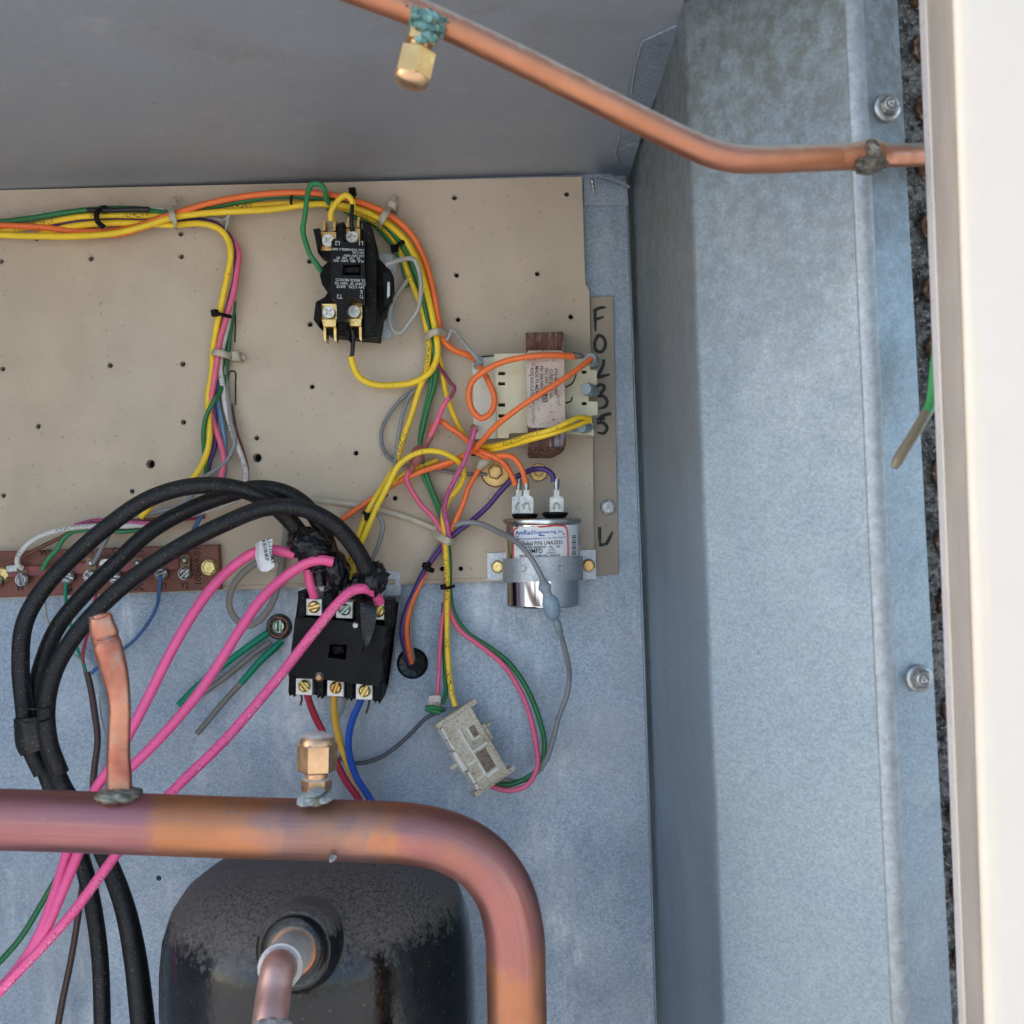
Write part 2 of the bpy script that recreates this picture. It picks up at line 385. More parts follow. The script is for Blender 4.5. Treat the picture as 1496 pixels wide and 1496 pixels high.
PAINT_K = mat('dusty_black_paint', (.005, .0055, .0065), .18, 0, .3, 60, dgr=.12, dust=((.165, .142, .124), .34, .56), bump=.00022, bs=170, tint=((.022, .018, .014), 22, .7), speck=((.10, .08, .06), 420, .66, .5))
RUSTY = mat('rusted_laminations', (.115, .045, .03), .75, .1, .3, 120, streak=((.30, .21, .17), .8), ss=420, bump=.0004, bs=420)
RUSTB = mat('rust_and_bare_laminations', (.12, .05, .035), .7, .2, .3, 140, streak=((.28, .30, .36), 1.0), ss=300, bump=.0004, bs=420)
BOB = mat('cream_bobbin_nylon', (.72, .67, .47), .5, 0, .06, 80, tint=((.62, .55, .34), 40, .7))
BOB2 = mat('pale_bobbin_nylon', (.70, .68, .57), .45, 0, .05, 60)
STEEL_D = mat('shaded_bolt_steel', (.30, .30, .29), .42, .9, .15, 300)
BOOT = mat('grey_vinyl_boot', (.26, .31, .33), .3, 0, .08, 150)
BOOT2 = mat('blue_grey_vinyl', (.24, .33, .40), .3, 0, .08, 150)
REDB = mat('translucent_red_vinyl', (.33, .10, .08), .32, 0, .12, 150)
PAPER = mat('white_label', (.78, .78, .77), .55, 0, .03, 60)
PAPERD = mat('stained_label', (.60, .52, .46), .7, 0, .08, 80, speck=((.25, .14, .09), 420, .62, .75), tint=((.48, .32, .24), 60, .6))
INK = mat('black_ink', (.008, .008, .008), .7)
INKB = mat('blue_ink', (.03, .10, .45), .6)
INKR = mat('red_ink', (.62, .06, .06), .6)
INKW = mat('white_print', (.52, .53, .54), .7)
INKF = mat('faded_ink', (.06, .045, .04), .8, 0, .5, 300)
MARK = mat('marker_ink', (.012, .012, .013), .45)
PHEN = mat('red_brown_phenolic', (.20, .065, .04), .5, 0, .15, 70, speck=((.33, .2, .15), 360, .66, .4))
PHEN2 = mat('red_jumper_strip', (.25, .06, .055), .45, 0, .2, 90)
NYLON = mat('aged_nylon', (.50, .44, .33), .45, 0, .12, 120, speck=((.25, .2, .14), 420, .66, .5))
PLUG = mat('dusty_nylon_plug', (.68, .59, .44), .6, 0, .10, 120, speck=((.22, .15, .095), 700, .57, .6), tint=((.44, .33, .22), 60, .8), bump=.0002, bs=520)
PLUGW = mat('clean_nylon_plug', (.80, .75, .64), .4, 0, .06, 120, speck=((.4, .33, .24), 420, .66, .5))
PLUGD = mat('dirty_plug_recess', (.26, .19, .13), .8, 0, .2, 200, speck=((.1, .07, .05), 600, .55, .7))
GROUND = mat('pale_concrete', (.40, .395, .385), .9, 0, .12, 4, bump=.002, bs=60)
CASE = mat('cabinet_sheet', (.52, .50, .46), .5, 0, .04, 8)
def wirem(name, c, prt=None, sp=.68, am=.55): return mat(name, c, .38, 0, .07, 60, speck=((c[0]*.25, c[1]*.25, c[2]*.25), 420, sp, am), prt=prt, spec=.45)
K = (.02, .02, .02)
W = dict(yellow=wirem('yellow_insulation', (.93, .63, .03)), yellowp=wirem('printed_yellow_insulation', (.90, .60, .03), (K, .9)),
         dullyellow=wirem('dull_yellow_insulation', (.55, .39, .05), (K, .7)), amber=wirem('amber_insulation', (.78, .43, .05)),
         orange=wirem('orange_insulation', (.93, .19, .045)), orangep=wirem('printed_orange_insulation', (.93, .18, .045), (K, .8)), redorange=wirem('red_orange_insulation', (.70, .12, .05)),
         green=wirem('green_insulation', (.025, .17, .055)), green2=wirem('bright_green_insulation', (.035, .24, .09)), emerald=wirem('emerald_insulation', (.0, .26, .13)),
         pink=wirem('pink_insulation', (.78, .14, .24)), hot=mat('hot_pink_cable', (.97, .125, .315), .36, 0, .06, 60, speck=((.25, .03, .08), 900, .69, .7)),
         hotp=mat('printed_hot_pink_cable', (.97, .125, .315), .36, 0, .06, 60, prt=((.95, .6, .7), .45), speck=((.12, .02, .04), 800, .63, .8)),
         magenta=wirem('printed_magenta_insulation', (.55, .10, .25), (K, .95)), plum=wirem('plum_insulation', (.23, .05, .09)),
         purple=wirem('purple_insulation', (.075, .035, .17)), grey=wirem('grey_insulation', (.25, .25, .25)), greyp=wirem('printed_grey_insulation', (.22, .22, .23), (K, .7)),
         palegrey=wirem('pale_grey_insulation', (.42, .40, .37)), darkgrey=wirem('dark_grey_insulation', (.10, .10, .11)),
         white=wirem('white_insulation', (.68, .64, .58), (K, .8)), cream=wirem('cream_insulation', (.55, .48, .40), (K, .6)),
         blue=wirem('blue_insulation', (.02, .09, .42)), paleblue=wirem('pale_blue_insulation', (.12, .26, .40)), steelblue=wirem('steel_blue_insulation', (.05, .14, .30)),
         red=wirem('red_insulation', (.45, .03, .06)), brown=wirem('brown_insulation', (.17, .055, .035)), sheath=wirem('brown_sheath', (.085, .045, .04)),
         black=wirem('black_insulation', (.015, .015, .016)), clear=mat('cloudy_tube', (.38, .38, .36), .2, 0, .08, 100), taupe=wirem('taupe_sheath', (.24, .21, .18)))
# ------------------------------------------------------------------ setting: ground, cabinet sheets
g = MB(); g.add([(-60, -60, -1.0), (60, -60, -1.0), (60, 60, -1.0), (-60, 60, -1.0)], [(0, 1, 2, 3)]); struct('ground', g, GROUND)
def lx(x0, k, y): return x0 + k * y
# cabinet shell beyond the frame: roof, back, far left side
g = MB()
def box(mb, a, b):
    (x0, y0, z0), (x1, y1, z1) = a, b
    mb.add([(x0,y0,z0),(x1,y0,z0),(x1,y1,z0),(x0,y1,z0),(x0,y0,z1),(x1,y0,z1),(x1,y1,z1),(x0,y1,z1)],
           [(0,1,2,3),(4,5,6,7),(0,1,5,4),(1,2,6,5),(2,3,7,6),(3,0,4,7)]); return mb
box(g, (-.9, -.40, .30), (.62, .30, .33)); struct('cabinet_roof', g, CASE)
g = MB(); box(g, (-.9, .16, -1.0), (.62, .19, .299)); struct('cabinet_back', g, CASE)
g = MB(); box(g, (-.93, -.40, -1.0), (-.902, .30, .33)); struct('cabinet_side', g, CASE)
g = MB(); box(g, (-.56, -.385, -.75), (-.558, .03, .238)); struct('added_partition', g, G_CEIL)  # unseen sheet added at the left to darken the baffle's side face
g = MB(); box(g, (-.9, -.385, -.76), (.3, .03, -.75)); struct('cabinet_floor', g, G_CEIL)
# back wall of the compartment
g = MB(); g.plate([(-760, 150), (914, 150), (966, 1680), (-760, 1680)], -.002, 0,
    holes=[[(232 + 4*math.cos(a*.628), 1283 + 4*math.sin(a*.628)) for a in range(10)], [(99 + 3*math.cos(a*.628), 1287 + 3*math.sin(a*.628)) for a in range(10)]])
back = struct('back_wall', g, G_WALL)
g = MB(); g.tube([at(915.5, 255, .0005), at(938, 872, .0005), at(965, 1680, .0005)], .0011, 8); part('folded_edge', g, G_BAF, back)
# ceiling sheet of the compartment
g = MB()
zc = [at(-760, 292, 0), at(914, 262, 0)]
c0 = at(914, 266, -.03); c1 = at(999, 34, .25); c2 = at(1008, -60, .29)
A = [at(-760, 292, -.03), at(-760, 292, -.03) + Vector((0, -.36, 0))]
zz = lambda p, q: Vector((p.x, p.y, q))
z = at(600, 263, 0).z
vs = [Vector((-.9, .03, z)), Vector((c0.x, .03, z)), Vector((c1.x, -.25, z)), Vector((c1.x - .001, -.38, z)), Vector((-.9, -.38, z))]
vs += [v + Vector((0, 0, .0012)) for v in vs]
g.add(vs, [(0,1,2,3,4), (5,6,7,8,9)] + [(i, (i+1) % 5, 5 + (i+1) % 5, 5 + i) for i in range(5)])
ceil = struct('ceiling', g, G_CEIL)
# folded tab of the baffle lapping onto the ceiling, with its screw
# ------------------------------------------------------------------ side baffle
baf = thing('side_baffle', 'galvanised angled side baffle running full height beside the tan control panel', 'sheet metal baffle', at(1040, 1496, .25))
def rail(x0, k, h, ys=(-420, 200, 748, 1250, 1900)): return [at(lx(x0, k, y), y, h) for y in ys]
b0 = rail(906, .0343, -.05); b1 = rail(997, .0385, .25); b2 = rail(1249, .0465, .318); b3 = rail(1311, .0535, .304)
def face_front(o):
    me = o.data; a = sum((p.normal.y * p.area for p in me.polygons))
    if a > 0: me.flip_normals()
    return o
def sheet(rails, th):
    mb = MB(); k = len(rails[0]); vs = [p for r in rails for p in r]; n = len(vs)
    fs = []
    for i in range(len(rails) - 1):
        for j in range(k - 1): fs.append((i*k+j, i*k+j+1, (i+1)*k+j+1, (i+1)*k+j))
    mb.add(vs, fs); return mb
def lerp(a, b, t): return [p * (1 - t) + q * t for p, q in zip(a, b)]
def soft(a, b, c, r):          # rounded fold between two faces meeting along b
    ua = [(p - q).normalized() for p, q in zip(a, b)]; uc = [(p - q).normalized() for p, q in zip(c, b)]
    out = []
    for t in (0, .125, .25, .375, .5, .625, .75, .875, 1):
        out.append([q + u * r * (1 - t)**2 + v * r * t**2 for q, u, v in zip(b, ua, uc)])
    return out
o = part('side_face', sheet([b0] + soft(b0, b1, b2, .003)[:5], .001), G_BAF, baf)
o = face_front(part('angled_face', sheet(soft(b0, b1, b2, .003)[4:] + soft(b1, b2, b3, .0055)[:1], .001), G_BAF, baf))
o2 = face_front(part('mounting_flange', sheet(soft(b1, b2, b3, .0055)[8:] + [b3], .001), G_BAF, baf))
fo = soft(b1, b2, b3, .0055); o3 = face_front(part('fold_highlight', sheet(fo, .001), G_EDGE, baf))  # fold coloured lighter, standing for the sky it reflects
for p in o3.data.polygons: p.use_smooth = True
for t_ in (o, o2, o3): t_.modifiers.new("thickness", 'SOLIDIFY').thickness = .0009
def bolt(parent, px, py, h, r, mt, rot=.3, mark=None, washer=1.35, name='bolt', dome=False, hh=.004):
    mb = MB(); mb.cyl(px, py, h, h + .0012, r * washer, 24); mb.cyl(px, py, h + .0012, h + hh, r, 6, rot, .12)
    if dome: mb.cyl(px, py, h + hh, h + hh + .0004, r * .72, 20)
    b = part(name, mb, mt, parent)
    if mark:
        q = MB(); pts = [at(px + r*.42*math.cos(a), py + r*.42*math.sin(a), h + hh + .0004) for a in mark]
        q.tube(pts + [pts[0]], pm(1.1, h), 6, sub=1); part('grade_mark', q, mt, b)
    return b
def flange_bolt(px, py, tri):
    x2, x3 = lx(1249, .0465, py), lx(1311, .0535, py); t = (px - x2) / (x3 - x2); h = .318 + (.304 - .318) * t
    c = at(px, py, h); e = (at(x3, py, .304) - at(x2, py, .318)).normalized(); n = e.cross(Vector((0, 0, 1))); n = -n if n.y > 0 else n; n = (n.normalized() * .35 + Vector((-.06, -1, .04))).normalized(); c = c + n * .0022; e = (e - n * e.dot(n)).normalized(); r = pm(14.5, h)
    mb = MB(); mb.lathe(c, n, [(r*1.38, -.004), (r*1.40, .0006), (r*1.30, .0013), (r, .0015)], 30); b = part('bolt', mb, STEEL, baf)
    mb = MB(); mb.lathe(c, n, [(r*1.0, .001), (r*1.0, .0034), (r*.90, .0041), (r*.74, .0042)], 6, False, .4); part('hex_head', mb, STEEL_D, b)
    mb = MB(); mb.lathe(c, n, [(r*.74, .0040), (r*.72, .0050), (r*.60, .0051), (r*.56, .0046)], 26); mb.lathe(c, n, [(r*.56, .0044), (r*.1, .0045)], 26); part('raised_rim', mb, STEEL, b)
    e2 = n.cross(e); q = MB(); pts = [c + n*.0048 + (e*math.cos(a) - e2*math.sin(a)) * r*.36 for a in tri]; q.tube(pts + [pts[0]], r*.07, 6, sub=1); part('grade_mark', q, LUG, b)
flange_bolt(1292, 161, (-.6, 1.6, 3.6)); flange_bolt(1339, 990, (.4, 2.4, 4.4))
# lapped tab on the ceiling
g = MB()
zt = z - .0016
def onz(px, py, zq):           # the point of a horizontal plane seen at this place
    d = YV + RV * ((px - 748) / 1496) + UV_ * (-(py - 748) / 1496); t = zq / d.z
    return Vector((0, -D, 0)) + d * t
P = [onz(x, y, zt) for x, y in ((1001, 33), (937, 62), (921, 110), (912, 170), (902, 215), (893, 262), (912, 268), (955, 150))]
g.plate3([P], Vector((0, 0, .0012))); part('lapped_tab', g, G_WALL, baf)
for pts in (((938, 63), (928, 100), (921, 150)), ((905, 200), (900, 225), (905, 240)), ((908, 218), (920, 213), (930, 208))):
    g = MB(); g.tube([onz(x, y, zt - .0003) for x, y in pts], .0007, 6, flat=.4, ref=Vector((0, 0, 1))); part('sealant', g, G_SMALL, baf)
# small galvanised corner bracket behind the top right of the tan panel, with a screw poking through
br = thing('corner_bracket', 'small galvanised corner bracket with a screw tip at the top right of the panel', 'bracket', at(885, 268, .002))
g = MB(); g.plate([(853, 262), (878, 262), (916, 274), (918, 300), (853, 300)], .0008, .002); part('plate', g, G_WALL, br)
g = MB(); g.strip([at(872, 258, .006), at(900, 265, .006), at(919, 275, .006)], [at(870, 256, .030), at(903, 262, .030), at(921, 272, .022)], .001); part('flange', g, G_CEIL, br)
g = MB(); pts = [at(865 + .4*k, 262 + 3*k, .012) for k in range(9)]; g.tube(pts, [pm(3.4 if k % 2 else 2.4, .012) * (1 - k*.06) for k in range(9)], 10, sub=2); part('screw_tip', g, ZINC, br)

# coil end plate seen in the gap
coil = thing('coil_end_plate', 'dark corroded coil end plate with rusty tube ends behind the gap beside the panel', 'coil plate', at(1350, 748, .26))
g = MB(); g.strip(rail(1285, .05, .262), rail(1470, .05, .262), .002); part('end_plate', g, COIL, coil)
for k, yy in enumerate((-5, 70, 157, 243, 330, 422, 508, 590, 690, 790, 880, 1035, 1190, 1300, 1400)):
    g = MB(); cx = lx(1344, .046, yy) + 8; c = at(cx, yy, .263); R = pm(19, .263)
    ring = [c + (RV*math.cos(a*.3927) + UV_*math.sin(a*.3927)) * R for a in range(17)]
    g.tube(ring, .0016, 8, sub=2); g.cyl(cx, yy, .262, .2655, 13, 18); part('tube_end', g, RUST, coil)

# white outer panel at the right
pan = thing('outer_panel', 'cream white painted cabinet panel with rolled edge filling the right side', 'cabinet panel', at(1450, 1496, .40))
p0 = rail(1343, .0390, .345); p1 = rail(1353, .0385, .350); p2 = rail(1391, .0310, .392); p3 = rail(1398, .0330, .399); p4 = rail(1412, .0360, .403); p5 = rail(1960, .036, .405)
o = part('edge_hem', sheet([[p + Vector((.02, .004, 0)) for p in p0], [p + Vector((.0006, .002, 0)) for p in p0], p0, lerp(p0, p1, .5), p1], .001), HEM, pan, 'grey hem along the panel edge')
o = face_front(part('return_lip', sheet([p1, [p + Vector((.0003, -.001, 0)) for p in p1], lerp(p1, p2, .45), p2], .001), LIP, pan))
sf = soft(p2, lerp(p2, p3, .35), p5, .0035)
o = face_front(part('rolled_edge', sheet([p2] + sf + [lerp(sf[-1], p5, .02)], .001), CREAM_E, pan))
for p in o.data.polygons: p.use_smooth = True
o = face_front(part('front_face', sheet([lerp(sf[-1], p5, .02), lerp(p4, p5, .3), p5], .001), CREAM, pan))
g = MB(); g.tube([p + Vector((-.0002, -.0004, 0)) for p in p1], .0006, 8); part('hem_crease', g, CREAM, pan)

# ------------------------------------------------------------------ tan control panel
HP = .008
holes = [(54,349,3),(2,382,3.5),(133,378,3.8),(264,342,3.5),(265,375,3.6),(4,539,3.6),(161,534,3.8),(267,532,3.8),(56,623,3.6),(268,617,3.6),
         (375,640,3.4),(376,669,6.4),(220,678,6.4),(5,724,3.4),(193,718,3.4),(452,382,3.3),(453,474,3.6),(456,565,3.4),(520,662,3.6),(577,728,3.4),
         (664,289,3.5),(828,284,3.4),(667,402,3.5),(785,400,3.4),(669,467,3.5),(834,463,3.6),(646,831,3.4),(673,831,3.4),(480,305,3),(692,660,6.5),(562,722,5)]
cp = thing('control_panel', 'tan painted steel control panel with rows of small screw holes', 'control panel', at(430, 858, .004))
outer = [(-700, 294), (850, 258), (855, 415), (861, 424), (866, 640), (868, 845), (330, 862), (-700, 900)]
g = MB(); g.plate(outer, .0008, HP, holes=[[(x + r*math.cos(a*math.pi/6), y + r*math.sin(a*math.pi/6)) for a in range(12)] for x, y, r in holes])
part('plate', g, TAN, cp)
g = MB(); g.plate([(-690, 300), (845, 264), (860, 838), (-690, 890)], .0002, .0005); part('hole_shade_sheet', g, HOLE, cp)  # added dark sheet that paints the shade seen through the holes
for x, y, r in holes:
    g = MB(); c = at(x, y, HP); g.tube([c + (RV * math.cos(a * .5236) + UV_ * math.sin(a * .5236)) * pm(r + .9, HP) for a in range(13)], .00035, 6, sub=1, cap=False); part('hole_rim', g, RIM, cp)
g = MB(); g.tube([at(-700, 895, .0065), at(330, 858, .0065), at(866, 841, .0065)], .0022, 10); part('bottom_fold', g, TAN, cp)
g = MB(); g.cyl(724, 690, HP, HP + .0018, 22, 32); wsh = part('washer_bolt', g, BRASS, cp, 'wide brass washer bolt')
g = MB(); g.cyl(723.5, 689.5, HP + .0018, HP + .006, 11.5, 6, .25); g.cyl(723.5, 689.5, HP + .006, HP + .0065, 8, 20); part('hex_head', g, BRASS, wsh)
g = MB(); 
for pts in (((343, 455), (344, 470), (343, 500)), ((333, 555), (336, 543), (343, 543), (344, 560), (344, 592))):
    g.tube([at(x, y, HP + .0002) for x, y in pts], .0007, 6, flat=.35)
part('stamped_slot', g, INKF, cp)
st = thing('marked_strip', 'narrow tan metal strip with black handwritten characters down the right of the panel', 'metal strip', at(884, 840, .003))
g = MB(); g.plate([(862, 434), (896, 432), (904, 839), (868, 842)], .0008, .0032, bev=.0003); part('plate', g, TAN2, st)
bolt(st, 888, 741, .0032, 9.5, ZINC, .3, (.3, 2.4, 4.5), 1.2)
letters = [[[(869, 451), (869.5, 468), (870, 484)], [(868, 454), (876, 450), (885, 449)], [(871, 466), (882, 463)]],
           [[(874, 490), (869, 500), (871, 512), (878, 514), (884, 506), (882, 494), (874, 490), (870, 494)]],
           [[(882, 525), (881, 534), (874, 551), (882, 549), (891, 547)]],
           [[(871, 565), (878, 562), (883, 566), (879, 573), (873, 578), (881, 579), (887, 586), (884, 594), (875, 597)]],
           [[(893, 604), (880, 608), (872, 614)], [(884, 611), (876, 614)], [(872, 618), (881, 618), (887, 625), (882, 633), (873, 632)]],
           [[(876, 770), (876, 784), (877, 796)], [(875, 796), (880, 796), (886, 794)], [(885, 796), (890, 787), (895, 777)]]]
for L_ in letters:
    g = MB()
    for s_ in L_: g.tube([at(x, y, .0034) for x, y in s_], [pm(2.4, 0)] * (len(s_) - 1) + [pm(1.3, 0)], 8, flat=.12)
    part('marker_letter', g, MARK, st)
# ------------------------------------------------------------------ fastener heads with real slots
def slotted(parent, px, py, h0, h1, r, ang, mt, name='screw', phillips=False):
    mb = MB(); mid = h0 + (h1 - h0) * .45; mb.cyl(px, py, h0, mid, r, 22, 0, .02)
    if phillips:
        a = math.radians(ang); L_, w_ = r * .62, r * .16
        cross = [(L_,w_),(w_,w_),(w_,L_),(-w_,L_),(-w_,w_),(-L_,w_),(-L_,-w_),(-w_,-w_),(-w_,-L_),(w_,-L_),(w_,-w_),(L_,-w_)]
        hole = [(px + x*math.cos(a) - y*math.sin(a), py + x*math.sin(a) + y*math.cos(a)) for x, y in cross]
        mb.plate([(px + r*.93*math.cos(t*.2856), py + r*.93*math.sin(t*.2856)) for t in range(22)], mid - .0001, h1, holes=[hole])
    else:
        a = math.radians(ang); w_ = .15
        for sgn in (0, math.pi):
            pts = []
            for k in range(13):
                t = w_ + (math.pi - 2 * w_) * k / 12 + sgn + a; pts.append((px + r*.94*math.cos(t), py + r*.94*math.sin(t)))
            mb.plate(pts, mid - .0001, h1, bev=(h1 - mid) * .5)
    return part(name, mb, mt, parent)

# ------------------------------------------------------------------ upper contactor (two pole)
k1 = thing('two_pole_contactor', 'small black two pole contactor with upside down white print near the panel top', 'contactor', at(512, 495, HP))
g = MB(); g.plate([(545, 369), (572, 371), (578, 384), (578, 480), (572, 494), (530, 498), (530, 369)], HP, HP + .0016); part('base_plate', g, G_SMALL, k1)
g = MB(); g.plate([(457,334),(466,333),(470,346),(482,350),(494,326),(502,324),(504,334),(530,334),(530,325),(539,325),(546,352),(550,374),(560,384),(571,396),(572,440),(556,462),(551,495),(500,490),(478,487),(468,480),(458,466),(462,440),(474,434),(478,427),(470,415),(467,402),(470,390),(479,382),(477,376),(464,369),(461,350)], HP+.001, .030, bev=.0008)
part('body', g, BLACK_M, k1)
for pg, hh in (([(461,441),(466,440),(466,478),(458,467)], .043), ([(458,334),(465,334),(469,350),(464,368),(461,352)], .040), ([(493,326),(501,324),(503,352),(492,353)], .044), ([(531,325),(540,326),(547,356),(550,380),(550,492),(533,492)], .046), ([(492,436),(502,440),(506,480),(494,478)], .046), ([(500, 468), (510, 470), (511, 500), (504, 490)], .040)):
    g = MB(); g.plate(pg, .028, hh, bev=.0004); part('barrier', g, BLACK_M, k1)
g = MB(); win = [(501, 387), (527, 386), (527, 402), (500, 402)]
g.plate([(484,353),(487,349),(498,347),(503,354),(525,354),(533,350),(533,447),(529,442),(521,434),(510,434),(504,441),(503,470),(493,470),(491,437),(484,437)], .030, .0525, holes=[win])
part('front_plate', g, BLACK, k1)
g = MB(); g.plate([(502,390),(526,389),(526,399),(502,399)], .034, .0475, bev=.0006); part('plunger', g, BLACK, k1)
g = MB(); hb = .0527
for txt, x, y, s_, sx in (('L2', 493, 355, 6, .9), ('L1', 527, 355, 6, .9), ('RES   600', 497, 364, 3.6, 1.2), ('VAC 50/60HZ  FLA LRA', 509, 364.5, 3.4, .95), ('24V COIL', 523, 369, 3.4, .9),
        ('25A 240V 600V', 517, 373.5, 3.4, 1.0), ('20  125  100  80', 509, 377, 3.4, 1.1), ('FLA  480  240V  RES', 509, 381, 3.6, 1.05),
        ('UL MADE MEXICO', 512, 409, 3.8, 1.0), ('CONT 2P  240V 50', 512, 414, 4.0, 1.0), ('24V COIL  60HZ', 512, 419, 4.0, 1.05), ('E', 528, 426, 5, 1), ('T2', 496, 433, 6, .9), ('T1', 528, 433, 5, .8)):
    g.text(txt, x, y, hb, s_, 178, sx=sx, bold=.012)
part('printed_text', g, INKW, k1)
for x, y, up in ((479, 351, 1), (514, 346, 1), (480, 456, 0), (517, 455, 0)):
    s_ = -1 if up else 1
    g = MB(); g.plate([(x-11, y-12), (x+12, y-12), (x+12, y+15), (x-11, y+15)], .030, .0325)
    for dx in (-6, 9):
        g.plate([(x+dx-2, y + s_*14), (x+dx+2, y + s_*14), (x+dx+2.5, y + s_*44 - (14 if up else 0)*s_), (x+dx-1, y + s_*40 - (12 if up else 0)*s_)], .022, .0335)
    if not up: g.plate([(x-11, y+10), (x+12, y+10), (x+11, y+22), (x-8, y+22)], .026, .0375, bev=.0004)
    part('terminal', g, BRASS_B, k1)
    slotted(k1, x, y, .0325, .0372, 9.3, 20 + x, LUG, phillips=True)
    if up and x < 500: pass
g = MB(); g.plate([(558, 398), (571, 396), (573, 440), (560, 450)], .0295, .034, bev=.0005); part('coil_terminal', g, BLACK, k1)
g = MB(); g.plate([(566, 412), (569.5, 412), (569.5, 432), (565.5, 436)], .033, .037); part('coil_tab', g, ZINC, k1)

# ------------------------------------------------------------------ transformer
tr = thing('transformer', 'rusty brown transformer with cream plastic bobbin and a stained paper label', 'transformer', at(795, 672, HP))
g = MB(); g.plate([(690, 524), (724, 520), (727, 641), (692, 642)], HP, .026, bev=.0008); part('bobbin_flange', g, BOB2, tr)
notch = [[(728, y), (738, y), (738, y + 5), (728, y + 5)] for y in (543, 558, 589, 605)]
g = MB(); g.plate([(722, 517), (770, 516), (772, 632), (744, 633), (743, 640), (727, 640)], HP, .038, holes=notch); part('bobbin', g, BOB, tr)
g = MB(); g.plate([(740, 547), (743, 547), (743, 590), (740, 590)], .0375, .0385); g.plate([(745, 624), (769, 623), (769, 626), (745, 626)], .0375, .0385); part('bobbin_rib', g, BOB, tr)
n2 = [[(850, y), (857, y), (857, y + 5), (850, y + 5)] for y in (541, 587)]
g = MB(); g.plate([(822, 520), (862, 520), (862, 540), (872, 541), (872, 562), (860, 564), (860, 586), (873, 587), (873, 606), (864, 607), (868, 636), (824, 634)], HP, .036, holes=n2, bev=0); part('bobbin', g, BOB, tr)
g = MB(); g.tube([at(826, 566, .0362), at(836, 560, .0362), at(842, 547, .0362)], .0006, 6); g.tube([at(826, 589, .0362), at(834, 586, .0362), at(836, 580, .0362)], .0006, 6); part('bobbin_rib', g, INKF, tr)
g = MB()
for k in range(15):
    hh = .0095 + k * .0027; i0 = 1.2 if k % 2 else 0
    g.plate([(768 + i0*.3, 486 + i0*.4), (823, 484.5 + i0*.4), (826, 646), (771, 648)], hh, hh + .0024)
core = part('core', g, RUSTY, tr)
g = MB(); g.plate([(771.5, 612), (826, 610), (826.5, 652), (771.5, 654)], .048, .0505, bev=.0004); part('core_end', g, RUSTB, tr, 'bare and rusty lamination edge at the core bottom')
g = MB(); g.strip([at(772, 653, .049), at(771, 662, .042), at(773, 668, .035)], [at(826, 651, .049), at(822, 660, .042), at(806, 668, .035)], .012); part('core_end', g, RUSTY, tr)
g = MB(); g.plate([(757, 655), (808, 654), (803, 676), (800, 690), (792, 699), (782, 700), (774, 690), (758, 684)], HP, HP + .0016); part('mounting_foot', g, TAN, tr)
g = MB(); g.cyl(787, 690, HP + .0016, HP + .0026, 13, 20); g.cyl(787, 689, HP + .0026, HP + .005, 7, 6, .2); part('screw', g, BRASS, tr)
hl = .0512
def rrect(x0, y0, x1, y1, r, sk=0.0):
    out = []
    for cx, cy, a0 in ((x1 - r, y0 + r, -90), (x1 - r, y1 - r, 0), (x0 + r, y1 - r, 90), (x0 + r, y0 + r, 180)):
        for k in range(5):
            a = math.radians(a0 + 22.5 * k); y = cy + r * math.sin(a); out.append((cx + r * math.cos(a) + sk * (y - y0), y))
    return out
g = MB(); g.plate(rrect(768.5, 512, 824, 625, 6, .018), .0500, hl); lab = part('paper_label', g, PAPERD, tr)
g = MB()
for k, txt in enumerate(('P/N 46-101905', 'CLASS B  40 VA', 'SEC 24V  50/60HZ', 'PRI 208/240V BLK', 'MADE IN MEXICO', '4300 INSULATION')):
    g.text(txt, 812 - k * 7.0, 558 + (k % 3) * 2, hl + .0001, 5.0, -90, sx=.9, bold=.012)
g.text('7DTM', 815, 584, hl + .0001, 4.4, -90)
g.text('E-NEC 2 LISTED', 779, 598, hl + .0001, 4.2, -90)
g.text('RU', 795, 581, hl + .0001, 8, -85, bold=.02)
part('printed_text', g, INKF, lab)
def boot(x, y, h, r, dx, dy, mt, parent, name='terminal_boot'):
    mb = MB(); a = at(x, y, h); b = at(x + dx, y + dy, h - .018)
    mb.tube([a, a * .75 + b * .25, a * .45 + b * .55, b], [pm(r * .8, h), pm(r, h), pm(r * .92, h), pm(r * .7, h)], 16, sub=4)
    return part(name, mb, mt, parent)
boot(863, 524, .048, 10, 8, 6, BOOT, tr); boot(856, 568, .048, 10, 14, 5, BOOT, tr); boot(832, 620, .044, 11, 30, 0, BOOT2, tr); boot(849, 624, .047, 9, 14, 1, BOOT2, tr)
boot(701, 526, .038, 7, -6, 12, BOOT, tr); boot(693, 628, .040, 6.5, -2, -4, REDB, tr)
g = MB(); g.tube([at(838, 519, .0515), at(846, 520, .0500), at(852, 521, .047)], [pm(4.8, .05), pm(4.8, .05), pm(3, .05)], 12); part('spade_terminal', g, ZINC, tr)
g = MB(); g.tube([at(698, 523, .012), at(718, 521, .012), at(726, 521, .012)], pm(2, 0), 8); part('lead', g, W['black'], tr)

